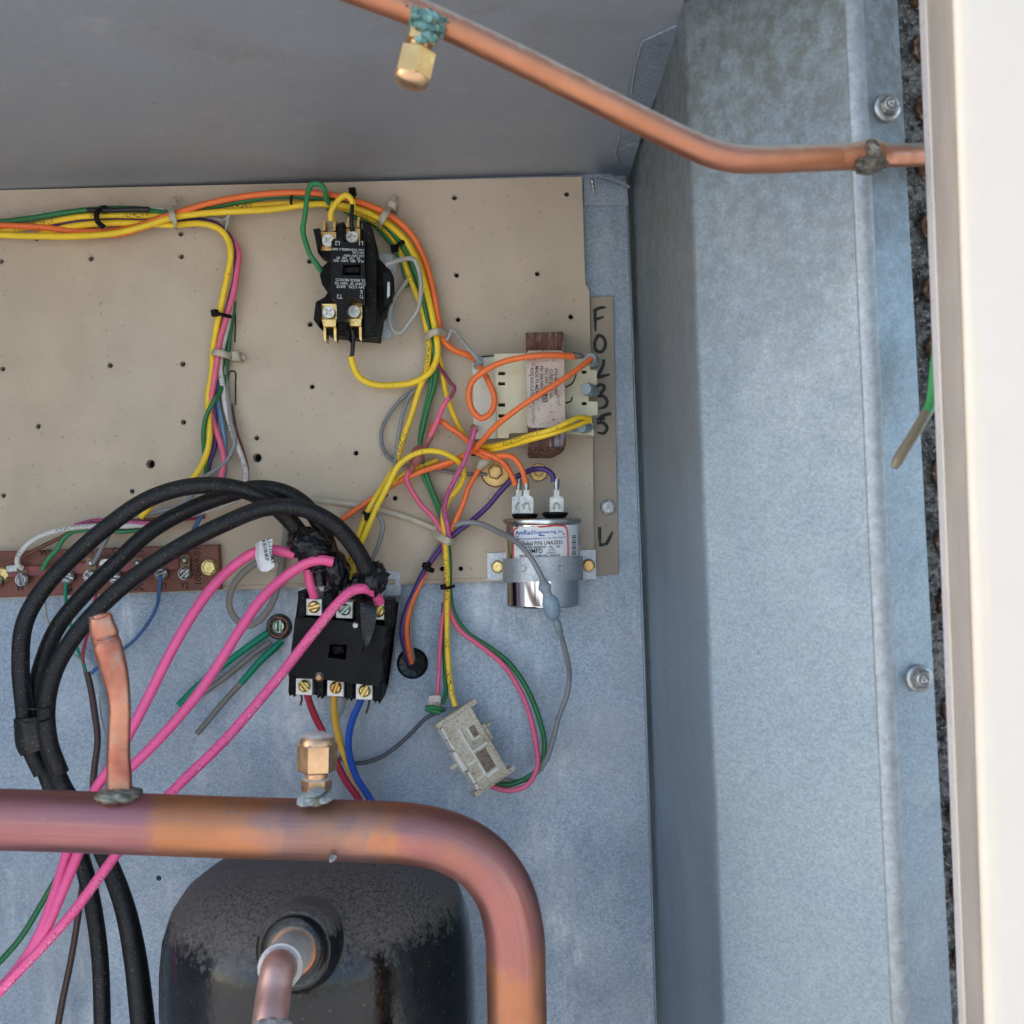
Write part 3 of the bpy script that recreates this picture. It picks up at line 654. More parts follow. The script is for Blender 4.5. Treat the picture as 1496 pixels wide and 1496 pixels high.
# ------------------------------------------------------------------ run capacitor in its strap
cap = thing('run_capacitor', 'shiny round metal run capacitor with white label strapped at panel lower right', 'capacitor', at(793, 888, .035))
Rc = .0264; cA = at(793, 820, .0365); zt_ = at(791, 766, .0365).z; zb = at(795, 885, .0365).z
ax0 = Vector((cA.x, cA.y, 0))
def upz(zq): return Vector((ax0.x + (zq - cA.z) * .02, ax0.y, zq))
axd = (upz(zt_) - upz(zb)).normalized(); Hc = (upz(zt_) - upz(zb)).length
g = MB(); g.lathe(upz(zb), axd, [(.3*Rc, .0006), (Rc*.93, 0), (Rc*.985, .0006), (Rc, .002), (Rc, Hc)], 64, ref=(1, 0, 0)); part('can', g, CHROME, cap)
g = MB(); g.lathe(upz(zt_), axd, [(Rc, -.0002), (Rc*1.03, .0004), (Rc*1.05, .0016), (Rc*1.05, .0034), (Rc*1.02, .0042), (Rc*.97, .0038), (Rc*.95, .0022), (Rc*.2, .0024)], 64, ref=(1, 0, 0)); part('rim', g, CHROME2, cap)
def wrapq(px0, px1, py0, py1, rr, n=44, slope=-.035):
    """patch of paper bent round the can"""
    mb = MB(); top = []; bot = []
    for k in range(n + 1):
        x = px0 + (px1 - px0) * k / n; xx = (at(x, 800, .0365 + Rc).x - cA.x) ; t = xx / rr
        for lst, py in ((top, py0), (bot, py1)):
            zq = at(x, py + slope * (x - 793), .0365 + Rc).z
            lst.append(Vector((cA.x + (zq - cA.z) * .02 + rr * math.sin(t), cA.y - rr * math.cos(t), zq)))
    kk = n + 1
    mb.add(top + bot, [(i, i + 1, kk + i + 1, kk + i) for i in range(n)], True)
    return mb
X0, X1 = 749, 864
g = wrapq(744, 858, 768.5, 822, Rc + .00025); labl = part('paper_label', g, PAPER, cap); 
wr = (cA, Rc + .00045)
g = MB()
def wline(mb, pts, wd, rr):
    q = []
    for x, y in pts:
        p = at(x, y, .0365 + Rc); t = (p.x - cA.x) / rr; q.append(Vector((cA.x + (p.z - cA.z) * .02 + rr * math.sin(t), cA.y - rr * math.cos(t), p.z)))
    mb.tube(q, pm(wd, .06), 6, flat=.25, sub=3); return mb
wline(g, [(744.5, 828), (744, 800), (744, 780), (745, 775), (749, 772), (790, 769.5), (822, 768), (827, 769.5), (830, 774), (832, 790), (833, 822)], 1.5, Rc + .00045); part('red_border', g, INKR, labl)
def wt(mb, txt, x, y, s_, sx=1.0, ang=2.0, al='CENTER', bold=.012): mb.text(txt, x, y, .0365 + Rc, s_, ang, wrap=wr, sx=sx, align=al, bold=bold)
g = MB(); wt(g, 'AmRad', 764, 778.5, 7, 1.05, 2.5, bold=.01); wt(g, 'Engineering, Inc.', 803, 777, 5, 1.0, 2.5); wt(g, 'Division of American Radionic Co., Inc., Palm Coast, FL', 788, 786.5, 2.9, .93, 2.5)
wline(g, [(751, 784.2), (790, 782.2), (826, 780.4)], 1.0, Rc + .00045); part('printed_text', g, INKB, labl, 'blue print')
g = MB(); wt(g, 'Global P/N U4A2035', 791, 793.5, 6, .9); wt(g, 'OEM P/N 04200537 - 4A - 100', 789, 799.5, 3.6, .95); wt(g, '4.0MFD', 779, 805.5, 6.6, .95); wt(g, '± 6%', 806, 803, 3.4); wt(g, '370VAC', 806, 807.5, 3)
wt(g, 'PROTECTED 10,000 AFC, 50/60 HZ', 788, 812, 3.3, .9)
for k in range(13): wline(g, [(841, 783 + k * 2.6), (851, 782.6 + k * 2.6)], (.5, .9, .35)[k % 3], Rc + .00045)
part('printed_text', g, INK, labl, 'black print and bars')
for x in (767, 811):
    g = MB(); c = at(x, 755 - (x - 767) * .05, .036); g.lathe(c, axd, [(pm(11, .036), -.003), (pm(16, .036), -.0014), (pm(19, .036), .0008), (pm(19, .036), .0018), (pm(13, .036), .0024), (pm(4, .036), .0024)], 28); part('insulator', g, BLACK, cap)
    for dx, hh in (((-12, .028), (0, .040)) if x == 767 else ((0, .040),)):
        xx = x + dx * .5 + (2 if dx == 0 else -3)
        g = MB(); g.plate([(xx - 10, 727), (xx - 4, 724), (xx - 4, 715), (xx + 4, 715), (xx + 4, 724), (xx + 10, 727), (xx + 10, 750), (xx - 10, 750)], hh - .0012, hh)
        for s_ in (-10, 8.2): g.plate([(xx + s_, 728), (xx + s_ + 2, 728), (xx + s_ + 2, 750), (xx + s_, 750)], hh - .004, hh + .0012)
        g.tube([at(xx - 4, 744, hh + .0006), at(xx - 3.5, 737, hh + .0008), at(xx, 735, hh + .0008), at(xx + 3.5, 737, hh + .0008), at(xx + 4, 744, hh + .0006)], pm(1.1, hh), 6)
        g.tube([at(xx, 716, hh - .0006), at(xx, 706, hh - .0006), at(xx, 700, hh - .0006)], [pm(3.6, hh), pm(4.6, hh), pm(4.8, hh)], 10)
        part('spade_terminal', g, ZINC, cap)
strap = thing('capacitor_strap', 'galvanised strap with two holes clamping the capacitor to the panel', 'strap', at(793, 848, HP))
g = MB(); n = 26; A_ = []; B_ = []; C_ = []; D_ = []
for k in range(n + 1):
    t = -1.5 + 3.0 * k / n; R_ = Rc + .0006
    for lst, py, rr in ((A_, 814, R_ + .001), (B_, 849, R_ + .001), (C_, 814, R_), (D_, 849, R_)):
        zq = at(793 + 54 * math.sin(t), py - 2.0 * math.sin(t), .0365 + Rc * math.cos(t)).z
        lst.append(Vector((cA.x + (zq - cA.z) * .02 + rr * math.sin(t), cA.y - rr * math.cos(t), zq)))
m_ = n + 1; fs = []
for i in range(n): fs += [(i, i+1, m_+i+1, m_+i), (2*m_+i, 2*m_+i+1, 3*m_+i+1, 3*m_+i), (i, i+1, 2*m_+i+1, 2*m_+i), (m_+i, m_+i+1, 3*m_+i+1, 3*m_+i)]
g.add(A_ + B_ + C_ + D_, fs, False); part('band', g, G_SMALL, strap)
for x in (765.5, 817):
    g = MB(); p = at(x, 831, .0365 + Rc); t = (p.x - cA.x) / Rc; nn = Vector((math.sin(t), -math.cos(t), 0)); c = Vector((cA.x, cA.y, p.z)) + nn * (Rc + .0016)
    g.lathe(c - nn * .0003, nn, [(.0024, 0), (.0023, .0006), (.0017, .0006), (.0015, .0001), (.0003, .0001)], 18); part('rivet_hole', g, STEEL, strap)
for pg in ([(712, 808.5), (739, 807), (739, 847), (712, 848)], [(846, 804), (870, 803), (871, 846), (846, 847)]):
    g = MB(); g.plate(pg, HP, HP + .0016); part('strap_ear', g, G_SMALL, strap)
bolt(strap, 727, 828, HP + .0016, 8.6, ZINC_Y, .2, None, 1.1); bolt(strap, 860, 826, HP + .0016, 8, BRASS, .5, None, 1.2)

# ------------------------------------------------------------------ terminal block
tb = thing('terminal_block', 'long red brown terminal strip with lettered screws below the panel at left', 'terminal strip', at(150, 868, .008))
def ty(x, y): return y + .030 * (319 - x) if False else y - (x - 319) * .032
HT = .0150
g = MB(); g.plate([(-120, 809.5), (319, 795.5), (322, 861.5), (-120, 877)], .0, HT, bev=.0006); part('board', g, PHEN, tb)
g = MB(); g.plate([(8, 829), (262, 813), (262, 832), (8, 844)], HT, HT + .0035, bev=.0006); part('jumper_strip', g, PHEN2, tb)
for x, y, a in ((-8, 850, 30), (31, 847, 75), (98, 843, 20), (131, 842, 50), (166, 842, 10), (202, 841, 55), (235, 838, -20), (269, 838, -45)):
    g = MB(); g.plate([(x - 6, y - 16), (x + 8, y - 16), (x + 10, y + 5), (x - 5, y + 5)], HT + .0005, HT + .0042); t_ = part('terminal', g, BRASS_D, tb)
    slotted(tb, x, y, HT + .0042, HT + .0085, 9.4, a, ZINC)
for x, y in ((132, 823), (269, 819), (235, 821), (200, 823)):
    g = MB(); g.plate([(x - 6, y - 8), (x + 8, y - 8), (x + 8, y + 9), (x - 6, y + 9)], HT + .0035, HT + .0044); rv = part('terminal', g, BRASS_D, tb); g = MB(); g.cyl(x, y, HT + .0044, HT + .0066, 5, 18, ch=.5); part('rivet', g, ZINC, rv)
for x, y in ((305, 829), (3, 839)):
    g = MB(); g.cyl(x, y, HT, HT + .0012, 12.5, 24); g.cyl(x, y, HT + .0012, HT + .004, 10.5, 6, .3); part('bolt', g, ZINC_Y, tb)
for x, y in ((16, 831), (152, 822)):
    g = MB(); g.plate([(x - 9, y - 6), (x + 9, y - 7), (x + 10, y + 5), (x - 8, y + 6)], HT + .0035, HT + .006, bev=.0008); part('spade_terminal', g, ZINC, tb)
g = MB(); q = HT + .0001
for txt, x, y, s_ in (('W', 30, 859, 10), ('W1', 68, 860, 9.5), ('G', 102, 859.5, 9.5), ('R', 134, 859, 9.5), ('C', 168, 858, 9.5), ('OC', 202, 858, 10), ('Y1', 239, 856.5, 9.5), ('Y2', 270, 856, 9.5),
                      ('W1', 67, 808, 9.5), ('R', 134, 805, 9.5), ('C', 168, 805, 9.5), ('Y2', 270, 803, 9.5), ('OC', 202, 803, 9)):
    g.text(txt, x, y, q, s_, 2, sx=.85, bold=.02)
g.text('100669-01', 289.5, 827, q, 10, 91.5, sx=.95, bold=.015)
part('printed_text', g, INK, tb)

# ------------------------------------------------------------------ lower contactor (three pole)
k2 = thing('three_pole_contactor', 'large black three pole contactor with brass screw lugs below the panel', 'contactor', at(495, 1022, 0))
g = MB(); g.plate([(437, 858), (552, 868), (560, 838), (584, 836), (585, 868), (576, 960), (563, 1012), (545, 1020), (425, 1010)], .0002, .003); part('base_plate', g, G_SMALL, k2)
g = MB(); g.plate([(434, 880), (437, 868), (446, 862), (462, 868), (475, 872), (530, 876), (562, 880), (576, 885), (562, 1004), (556, 1025), (548, 1024), (422, 1012), (422, 990)], .003, .030, bev=.001); part('body', g, BLACK_M, k2)
g = MB(); g.plate([(431, 902), (484, 906), (519, 910), (545, 912), (565, 916), (561, 932), (563, 940), (557, 958), (559, 968), (556, 985), (554, 1003), (421, 987)], .030, .055, holes=[[(482, 941), (507, 942), (505, 964), (479, 961)]]); part('cover', g, BLACK, k2)
g = MB(); g.plate([(487, 943), (501, 943), (500, 957), (486, 956)], .032, .045, bev=.0006); part('plunger', g, BLACK_M, k2)
for x, y in ((440, 884), (480, 884), (524, 890), (566, 896)):
    g = MB(); g.plate([(x - 5, y - 20), (x + 6, y - 19), (x + 6, y + 21), (x - 5, y + 20)], .028, .0525, bev=.0006); part('barrier', g, BLACK_M, k2)
for x, y in ((426, 1003), (467, 1006), (510, 1009), (551, 1013)):
    g = MB(); g.plate([(x - 4, y - 16), (x + 6, y - 15), (x + 6, y + 10), (x + 3, y + 16), (x, y + 10), (x - 3, y + 15), (x - 5, y + 8)], .026, .050, bev=.0006); part('barrier', g, BLACK_M, k2)
for x, y, a, mt in ((458, 887, -15, ZINC_Y), (503, 891, -45, ZINC_G), (553, 893, -60, ZINC_Y), (444, 1003, 50, ZINC_Y), (490, 1005, -70, BRASS_B), (532, 1010, -60, ZINC_Y)):
    g = MB(); g.plate([(x - 12, y - 12.5), (x + 12.5, y - 11.5), (x + 12, y + 13), (x - 12.5, y + 12)], .030, .0495, bev=.0004)
    lg = part('lug', g, LUG, k2); slotted(lg, x, y, .0495, .0535, 9.2, a, mt)
g = MB(); g.cyl(519, 914, .055, .058, 6, 18, ch=.4); part('cover_screw', g, ZINC, k2)
g = MB(); g.cyl(465.5, 990, .050, .0575, 7, 18, ch=.5); part('cover_screw', g, BRASS_C, k2, 'coppery screw between the lower lugs')
g = MB(); g.text('ON', 494, 950, .0452, 8, -3); part('printed_text', g, INKF, k2)
g = MB(); g.plate([(512, 832), (584, 835), (586, 870), (512, 872)], HP, HP + .0014, holes=[[(566, 846), (576, 846), (579, 850), (576, 854), (566, 854), (563, 850)]]); part('mounting_bracket', g, G_SMALL, k2)
g = MB(); g.strip([at(585, 867, .024), at(577, 935, .024), at(567, 1003, .024)], [at(588.5, 867, .003), at(580, 935, .003), at(570, 1003, .003)], .0012); part('bracket_side', g, G_SMALL, k2)
bolt(k2, 522, 836, HP + .0014, 7, BRASS, .3, None, 1.3)
for pts in (((440, 1015), (441, 1022), (439, 1030)), ((540, 1022), (538, 1032), (535, 1042))):
    g = MB(); g.tube([at(x, y, .03) for x, y in pts], pm(1.6, .03), 8); part('wire_end', g, RUSTY, k2)

# ------------------------------------------------------------------ grommet, ground lug
gr = thing('rubber_grommet', 'round black slit grommet in the back wall right of the big contactor', 'grommet', at(602, 970, 0))
g = MB(); g.cyl(602, 970, -.004, .003, 24.5, 40, ch=.3); rim = part('rim', g, BLACK, gr)
for k in range(10):
    a = k * .628 + .2; g = MB()
    pts = [(602 + 4*math.cos(a-.5), 970 + 4*math.sin(a-.5)), (602 + 19*math.cos(a-.26), 970 + 19*math.sin(a-.26)), (602 + 19.5*math.cos(a+.26), 970 + 19.5*math.sin(a+.26)), (602 + 4*math.cos(a+.5), 970 + 4*math.sin(a+.5))]
    P3 = [at(x, y, .0045 if i in (1, 2) else .0022) for i, (x, y) in enumerate(pts)]; g.plate3([P3], Vector((0, .001, 0))); part('flap', g, TAPE, gr)
lg = thing('ground_lug', 'dark ring ground lug with green tinted slotted screw on the back wall', 'ground lug', at(408, 915, 0))
g = MB(); g.cyl(407, 916, .0002, .0025, 19, 28); part('ring', g, SOLDER2, lg)
for k in range(7):
    a0 = -2.6 + k * .75; g = MB(); g.tube([at(407 + (13 + k % 3)*math.cos(a0 + t*.3), 916 + (13 + k % 3)*math.sin(a0 + t*.3), .004 + .0006*(k % 2)) for t in range(6)], pm(1.3, 0), 6); part('strand', g, COPPER3 if k % 2 else RUSTY, lg)
slotted(lg, 408, 915, .0025, .0065, 9.5, 92, ZINC_G)
# ------------------------------------------------------------------ copper lines
def pipe(pts, r_px, h_ref, sub=10, n=28): 
    mb = MB(); mb.tube([at(*p) for p in pts], [pm(r, h_ref) for r in r_px] if isinstance(r_px, list) else pm(r_px, h_ref), n, sub=sub); return mb
HS = .275
suc = thing('suction_line', 'thick copper pipe crossing the lower left and bending down to the bottom edge', 'copper pipe', at(755, 1496, HS))
part('tube', pipe([(-420, 1187, HS), (-150, 1193, HS), (100, 1200, HS), (350, 1209, HS), (520, 1214, HS), (600, 1218, HS), (655, 1230, HS), (703, 1258, HS), (736, 1303, HS), (751, 1360, HS), (754, 1430, HS), (756, 1520, HS), (758, 1700, HS)], 43.5, HS, 12, 40), COPPER2, suc)
stb = [(147, 899, HS), (149, 912, HS), (152, 924, HS - .001), (154, 934, HS - .0015), (157, 944, HS), (163, 965, HS), (169, 988, HS), (173, 1012, HS), (175, 1035, HS), (174, 1070, HS), (173, 1105, HS), (174, 1135, HS), (174.5, 1168, HS)]
g = MB(); g.tube([at(*p) for p in stb], [pm(r, HS) for r in (16.5, 18.5, 21, 20, 21.5, 20.5, 19, 17, 15.8, 16.2, 17, 18.5, 19)], 24, flat=.62, sub=6, jit=.012); stub = part('pinched_stub', g, COPPER3, suc)
g = MB(); g.tube([at(133, 905, HS + .001), at(140, 902, HS + .003), at(150, 899, HS + .003), at(162, 896, HS + .001)], [pm(q_, HS) for q_ in (1.5, 4, 4, 1.5)], 10); g.tube([at(138, 936, HS + .0020), at(150, 938, HS + .0033), at(160, 935, HS + .0033), at(170, 931, HS + .002)], [pm(q_, HS) for q_ in (1, 2.6, 2.2, .8)], 8); part('crimp_lip', g, COPPER3, stub)
g = MB(); g.blob(at(174, 1161, HS + .001), pm(28, HS), .0085, pm(9, HS), .0, 7.7, .22, 36, 18, 3); part('braze_joint', g, SOLDER, suc)
def valve(parent, base, axis, L_px, h, mt_cap, mt_body, mt_dome, sc_=1.0):
    """service port: stub, hex body, neck, hexagonal cap with rounded end"""
    ax = axis.normalized(); u = pm(1, h) * sc_
    g = MB(); g.lathe(base, ax, [(22*u, -6*u), (19*u, 0), (17*u, 6*u), (17*u, 16*u)], 20); part('valve_stub', g, SOLDER, parent)
    g = MB(); g.lathe(base + ax*16*u, ax, [(19*u, 0), (22*u, 2*u), (22*u, 18*u), (19*u, 20*u)], 6, False, .2); g.lathe(base + ax*36*u, ax, [(16*u, 0), (16*u, 10*u)], 20); part('valve_body', g, mt_body, parent)
    g = MB(); g.lathe(base + ax*45*u, ax, [(25*u, 0), (29*u, 3*u), (29*u, 40*u), (26.5*u, 43*u)], 6, False, .25); cp_ = part('valve_cap', g, mt_cap, parent)
    g = MB(); g.lathe(base + ax*86*u, ax, [(26*u, 0), (25.5*u, 5*u), (22*u, 11*u), (15*u, 15*u), (5*u, 16*u)], 28); part('cap_end', g, mt_dome, cp_)
valve(suc, at(462, 1172, HS), at(464, 1080, HS) - at(462, 1172, HS), 100, HS, BRASS_C, BRASS_C, BRASS_C)
PALE = mat('pale_blue_corrosion', (.30, .46, .46), .9, 0, .3, 500, col2=(.52, .48, .43), bump=.0007)
for x, y, rx, rz in ((449, 1168, 11, 6), (477, 1166, 7, 4), (461, 1157, 10, 3), (488, 1250, 4, 3)):
    g = MB(); g.blob(at(x, y, HS + (.0098 if y > 1200 else .009)), pm(rx, HS), .006, pm(rz, HS), .1, x * .31, .35, 20, 12, 3.5); part('corrosion', g, PALE, suc)
HL = .365
liq = thing('liquid_line', 'thin copper tube slanting across the top and kinking into the right gap', 'copper pipe', at(1060, 238, HL))
lp = [(380, -70, .385), (500, -22, .38), (620, 23, .375), (760, 88, .372), (900, 158, .368), (1000, 207, .365), (1040, 224, .364), (1075, 232, .363), (1120, 233, .36), (1180, 231, .355), (1235, 229, .35)]
part('tube', pipe(lp, [20, 20, 20, 20, 20, 20, 20.5, 20.5, 20, 20, 20], HL, 10, 28), COPPER, liq)
part('flared_end', pipe([(1225, 229, .351), (1250, 228, .35), (1262, 227.5, .349), (1278, 227, .347)], [20, 20.5, 24, 24.5], HL, 6), COPPER, liq)
part('tube', pipe([(1272, 227, .347), (1310, 227, .335), (1350, 226, .32), (1480, 225, .30)], 18.5, HL, 6), COPPER, liq)
g = MB(); g.blob(at(1271, 241, .352), pm(18, .35), .006, pm(8, .35), 0, 1.3, .35, 30, 20, 3.5); g.blob(at(1278, 224, .3555), pm(7, .35), .003, pm(15, .35), .45, 2.2, .4, 26, 20, 3.5); part('braze_joint', g, SOLDER2, liq)
valve(liq, at(621, 30, .375) , at(598, 130, .375) - at(621, 30, .375), 100, .372, BRASS, BRASS, BRASS_C, .98)
random.seed(3); g = MB()
for k, (x, y, h, rx, rz, a) in enumerate(((612, 22, .3855, 14, 8, -.5), (630, 26, .3865, 16, 10, -.45), (640, 38, .3855, 10, 9, -.3), (619, 38, .3865, 16, 7, -.3), (606, 34, .384, 8, 7, 0), (628, 54, .388, 12, 6, -.3), (615, 58, .3885, 9, 4, -.2), (646, 50, .382, 5, 4, 0))):
    g.blob(at(x, y, h - .0062), pm(rx * .8, .38), .0013, pm(rz * .8, .38), a, 1.3 + k * 3.7, .42, 22, 14, 4.5)
for k in range(46):
    t = random.uniform(-1, 1); x = 622 + t * 32; y = 24 + t * 15 + random.gauss(0, 9); g.blob(at(x, y, .3808 - abs(y - 24 - t*14) * .00012), pm(random.uniform(1, 2.6), .38), .001, pm(random.uniform(.8, 2.2), .38), 0, k * .7, .4, 8, 6)
co = part('corrosion', g, VERDI, liq); co['kind'] = 'stuff'

# ------------------------------------------------------------------ compressor
comp = thing('compressor', 'dusty black domed compressor with discharge boss and pipe at the bottom', 'compressor', at(465, 1700, .155))
RC = .0900; hA = .150; cx_ = at(468, 1400, hA).x; topz = at(466, 1254, hA).z
base = Vector((cx_, -hA, topz))
g = MB(); g.lathe(base, (0, 0, -1), [(.0004, -.004), (.03, -.003), (.052, .0005), (.0655, .006), (.0755, .0135), (.0830, .024), (.0875, .037), (.0893, .052), (RC, .07), (RC, .11), (RC, .30)], 72, ref=(1, 0, 0), cap=False); part('shell', g, PAINT_K, comp)
bc = at(431, 1388, .236); bax = Vector((-.08, -1, .22)).normalized()
g = MB(); g.lathe(bc, bax, [(.0218, -.026), (.0216, -.006), (.0210, -.0025), (.0195, -.001), (.0190, .0012), (.0182, .0020), (.0165, .0018), (.0160, .0008), (.0130, .0026), (.0110, .0030)], 40); part('discharge_boss', g, PAINT_K, comp)
s0 = bc + bax * .002
g = MB(); g.lathe(s0, bax, [(.0122, 0), (.0122, .0022), (.0112, .0032), (.0100, .0030)], 32); part('boss_ring', g, COPPER, comp)
e1 = at(409, 1413, .290); e2 = at(400, 1450, .305); e3 = at(393, 1510, .318)
g = MB(); g.tube([s0, s0 * .5 + e1 * .5, e1], pm(31, .27), 24); ds = part('discharge_stub', g, mat('grey_steel_stub', (.58, .545, .49), .5, .1, .15, 120), comp)
g = MB(); dd = (e1 - (s0 * .5 + e1 * .5)).normalized(); u1 = dd.cross(Vector((0, 0, 1))).normalized(); u2 = u1.cross(dd)
g.tube([e1 + (u1 * math.cos(a * .314) + u2 * math.sin(a * .314)) * pm(26.5, .29) for a in range(21)], .0008, 8); part('solder_ring', g, SOLD_W, comp)
g = MB(); g.tube([e1 - dd * .002, e1 + dd * .008, e2, e3, at(390, 1600, .322)], pm(25, .30), 24); part('discharge_tube', g, mat('pale_copper_tube', (.62, .38, .31), .45, .8, .12, 60, tint=((.45, .24, .20), 50, .8)), comp)
g = MB(); g.blob(at(397, 1500, .330), pm(22, .32), .004, pm(7, .32), 0, 4.4, .4, 26, 16, 4); part('braze_joint', g, SOLD_W, comp)
# ------------------------------------------------------------------ wires: name, material, label, width px, points (x, y, h)
def H(pts, d): return [(x, y, z_ + d) for x, y, z_ in pts]
def wire(mtk, label, wd, pts, grp=None, name='wire', n=10, nm=None, cat='wire'):
    r = wd / 2 * .87
    pts = [pts[0]] + [(x + random.gauss(0, .55), y + random.gauss(0, .55), z_) for x, y, z_ in pts[1:-1]] + [pts[-1]]
    mb = MB(); mb.tube([at(*p) for p in pts], [pm(r * random.uniform(.95, 1.04), p[2]) for p in pts], n, sub=7)
    return solo(name, mb, W[mtk] if isinstance(mtk, str) else mtk, label, cat, at(*pts[-1]), grp)
TOPG = 'wires bundled along the panel top'
# upper harness
wire('orange', 'orange wire along the panel top that curls into a loop over the transformer', 10.5,
     [(-60,326,.017),(0,329,.017),(60,333,.017),(120,338,.017),(180,336,.018),(240,318,.024),(300,299,.026),(360,286,.024),(430,281,.022),(490,286,.022),(530,297,.022),(565,313,.022),(598,340,.021),(618,375,.019),(631,420,.018),(640,465,.018),(646,495,.017),(662,509,.018),(688,521,.024),(700,533,.032),(714,556,.040),(723,583,.043),(718,603,.044),(703,610,.044),(689,599,.045),(685,577,.046),(691,558,.047),(706,543,.049),(730,530,.054),(770,521,.058),(810,519,.056),(842,521,.050)], TOPG)
wire('yellow', 'front yellow wire of the top bundle curling back into the small contactor bottom', 11,
     [(-60,340,.020),(0,343,.020),(60,345,.020),(120,345,.021),(170,340,.022),(215,329,.023),(252,318,.025),(300,312,.024),(350,308,.024),(400,305,.023),(450,300,.022),(490,300,.022),(530,309,.022),(565,327,.023),(592,352,.023),(610,384,.022),(623,425,.021),(632,465,.021),(637,495,.021),(638,520,.021),(630,543,.021),(608,557,.020),(575,563,.020),(545,562,.021),(525,551,.024),(515,532,.028),(513,520,.030)], TOPG)
wire('black', 'black sleeve joining the yellow wire to the small contactor lower screw', 7.5, [(514,522,.030),(515,510,.032),(516,496,.036),(515,482,.038)])
wire('yellowp', 'printed yellow wire in the top bundle ending at the big contactor top', 10,
     [(-60,338,.014),(0,337,.014),(40,332,.015),(75,323,.017),(115,317,.019),(170,315,.018),(220,316,.018),(262,312,.018),(320,305,.018),(400,298,.016),(450,297,.016),(500,304,.017),(540,320,.018),(565,338,.018),(583,365,.018),(597,400,.018),(612,440,.018),(623,475,.018),(626,510,.019),(621,545,.019),(611,575,.019),(600,607,.019),(589,640,.019),(580,672,.019),(567,700,.022),(552,722,.026),(540,742,.028),(527,775,.026),(518,805,.026),(515,838,.03),(511,870,.032)], TOPG)
wire('yellow', 'yellow wire that bends down the left riser in front of the purple one', 11,
     [(60,341,.013),(100,332,.016),(140,327,.018),(200,327,.018),(250,329,.019),(298,328,.022),(320,334,.022),(333,350,.021),(337,372,.021),(333,400,.020),(325,440,.020),(317,478,.018),(312,510,.016),(309,545,.016),(304,580,.018),(305,610,.020),(306,640,.020),(300,668,.020),(286,694,.022),(268,712,.024),(252,722,.024),(228,733,.022),(206,756,.020)], TOPG)
wire('green', 'green wire in the top bundle running down to the white plug connector', 9,
     [(-60,328,.016),(0,324,.016),(40,320,.018),(90,311,.019),(140,306,.019),(200,305,.019),(245,310,.019),(300,305,.02),(350,295,.02),(400,288,.019),(450,288,.018),(490,294,.018),(530,308,.019),(556,322,.022),(578,345,.022),(598,378,.022),(612,412,.02),(621,450,.019),(629,490,.018),(636,530,.018),(635,560,.018),(626,590,.018),(618,620,.018),(615,650,.018),(622,690,.018),(638,730,.018),(650,760,.018),(655,790,.018),(657,820,.018),(657,860,.016),(664,898,.014),(684,925,.014),(714,945,.015),(745,970,.016),(772,1008,.017),(788,1050,.018),(795,1090,.018),(787,1122,.018),(762,1141,.018),(735,1147,.018),(712,1138,.020)], TOPG)
wire('green2', 'second green wire beside the first, under the red connector sleeve', 8.5,
     [(440,289,.014),(490,300,.014),(530,320,.014),(560,338,.016),(585,368,.017),(600,398,.016),(612,440,.014),(622,480,.014),(630,520,.014),(630,560,.015),(621,600,.015),(614,640,.015),(614,665,.015),(618,690,.015),(632,725,.015),(646,758,.015)])
wire('orange', 'thin red orange wire on the top bundle edge behind the yellow', 6, [(-60,327,.012),(0,330,.012),(50,335,.012),(110,341,.012),(170,345,.012),(230,328,.018)], TOPG)
wire('white', 'pale wire peeking out above the green at the top left corner', 6, [(-60,322,.013),(0,325,.013),(30,319,.013),(60,312,.014),(100,309,.014),(150,309,.013),(205,305,.015),(240,306,.015)], TOPG)
wire('purple', 'dark purple wire behind the yellow at the left riser bend', 9.5,
     [(60,334,.012),(100,325,.014),(150,321,.015),(200,321,.015),(250,323,.015),(290,322,.016),(318,329,.016),(336,348,.016),(344,372,.016),(343,400,.016),(335,440,.016),(325,475,.016),(316,505,.015),(312,540,.014),(312,580,.014),(315,620,.014),(314,650,.014),(306,675,.014),(301,705,.014)], TOPG)
wire('pink', 'pink wire down the left riser in front of the white one', 10,
     [(318,333,.013),(336,346,.014),(348,368,.016),(347,395,.018),(340,430,.019),(330,465,.020),(322,500,.020),(316,530,.020),(313,560,.020),(310,585,.018),(308,605,.016),(313,622,.016),(321,645,.017),(327,668,.018),(325,690,.018),(317,712,.016)])
wire('white', 'white printed wire swinging right from the left riser', 9,
     [(340,425,.014),(336,455,.015),(330,485,.016),(324,515,.017),(322,540,.017),(325,565,.017),(330,590,.016),(335,615,.015),(343,640,.015),(352,665,.015),(360,690,.016),(358,712,.018)])
wire('green', 'green wire crossing over the pink on the left riser', 8,
     [(342,440,.012),(337,480,.012),(333,515,.012),(330,545,.013),(324,568,.018),(313,586,.023),(303,605,.024),(298,630,.023),(298,655,.020),(301,685,.016),(298,712,.016)])
wire('grey', 'grey wire of the left riser bending back toward the terminal strip', 7.5,
     [(328,535,.013),(331,560,.014),(334,590,.016),(338,615,.018),(343,640,.018),(341,658,.018),(330,675,.019),(312,688,.020),(296,700,.020),(282,722,.020),(262,738,.020),(236,746,.020),(215,752,.018)])
wire('paleblue', 'pale blue wire low in the left riser behind the pink', 8, [(318,555,.012),(320,590,.013),(324,620,.014),(328,650,.014),(329,680,.014),(323,708,.014),(300,735,.014)])
wire('brown', 'dark thin wire beside the white one right of the left riser', 4, [(339,590,.011),(345,625,.011),(354,655,.012),(362,685,.013),(362,712,.014)])
wire('cream', 'cream wire arching behind the black cables to the terminal strip', 8, [(358,706,.016),(348,728,.016),(330,738,.016),(302,746,.018),(255,758,.018),(215,768,.018)])
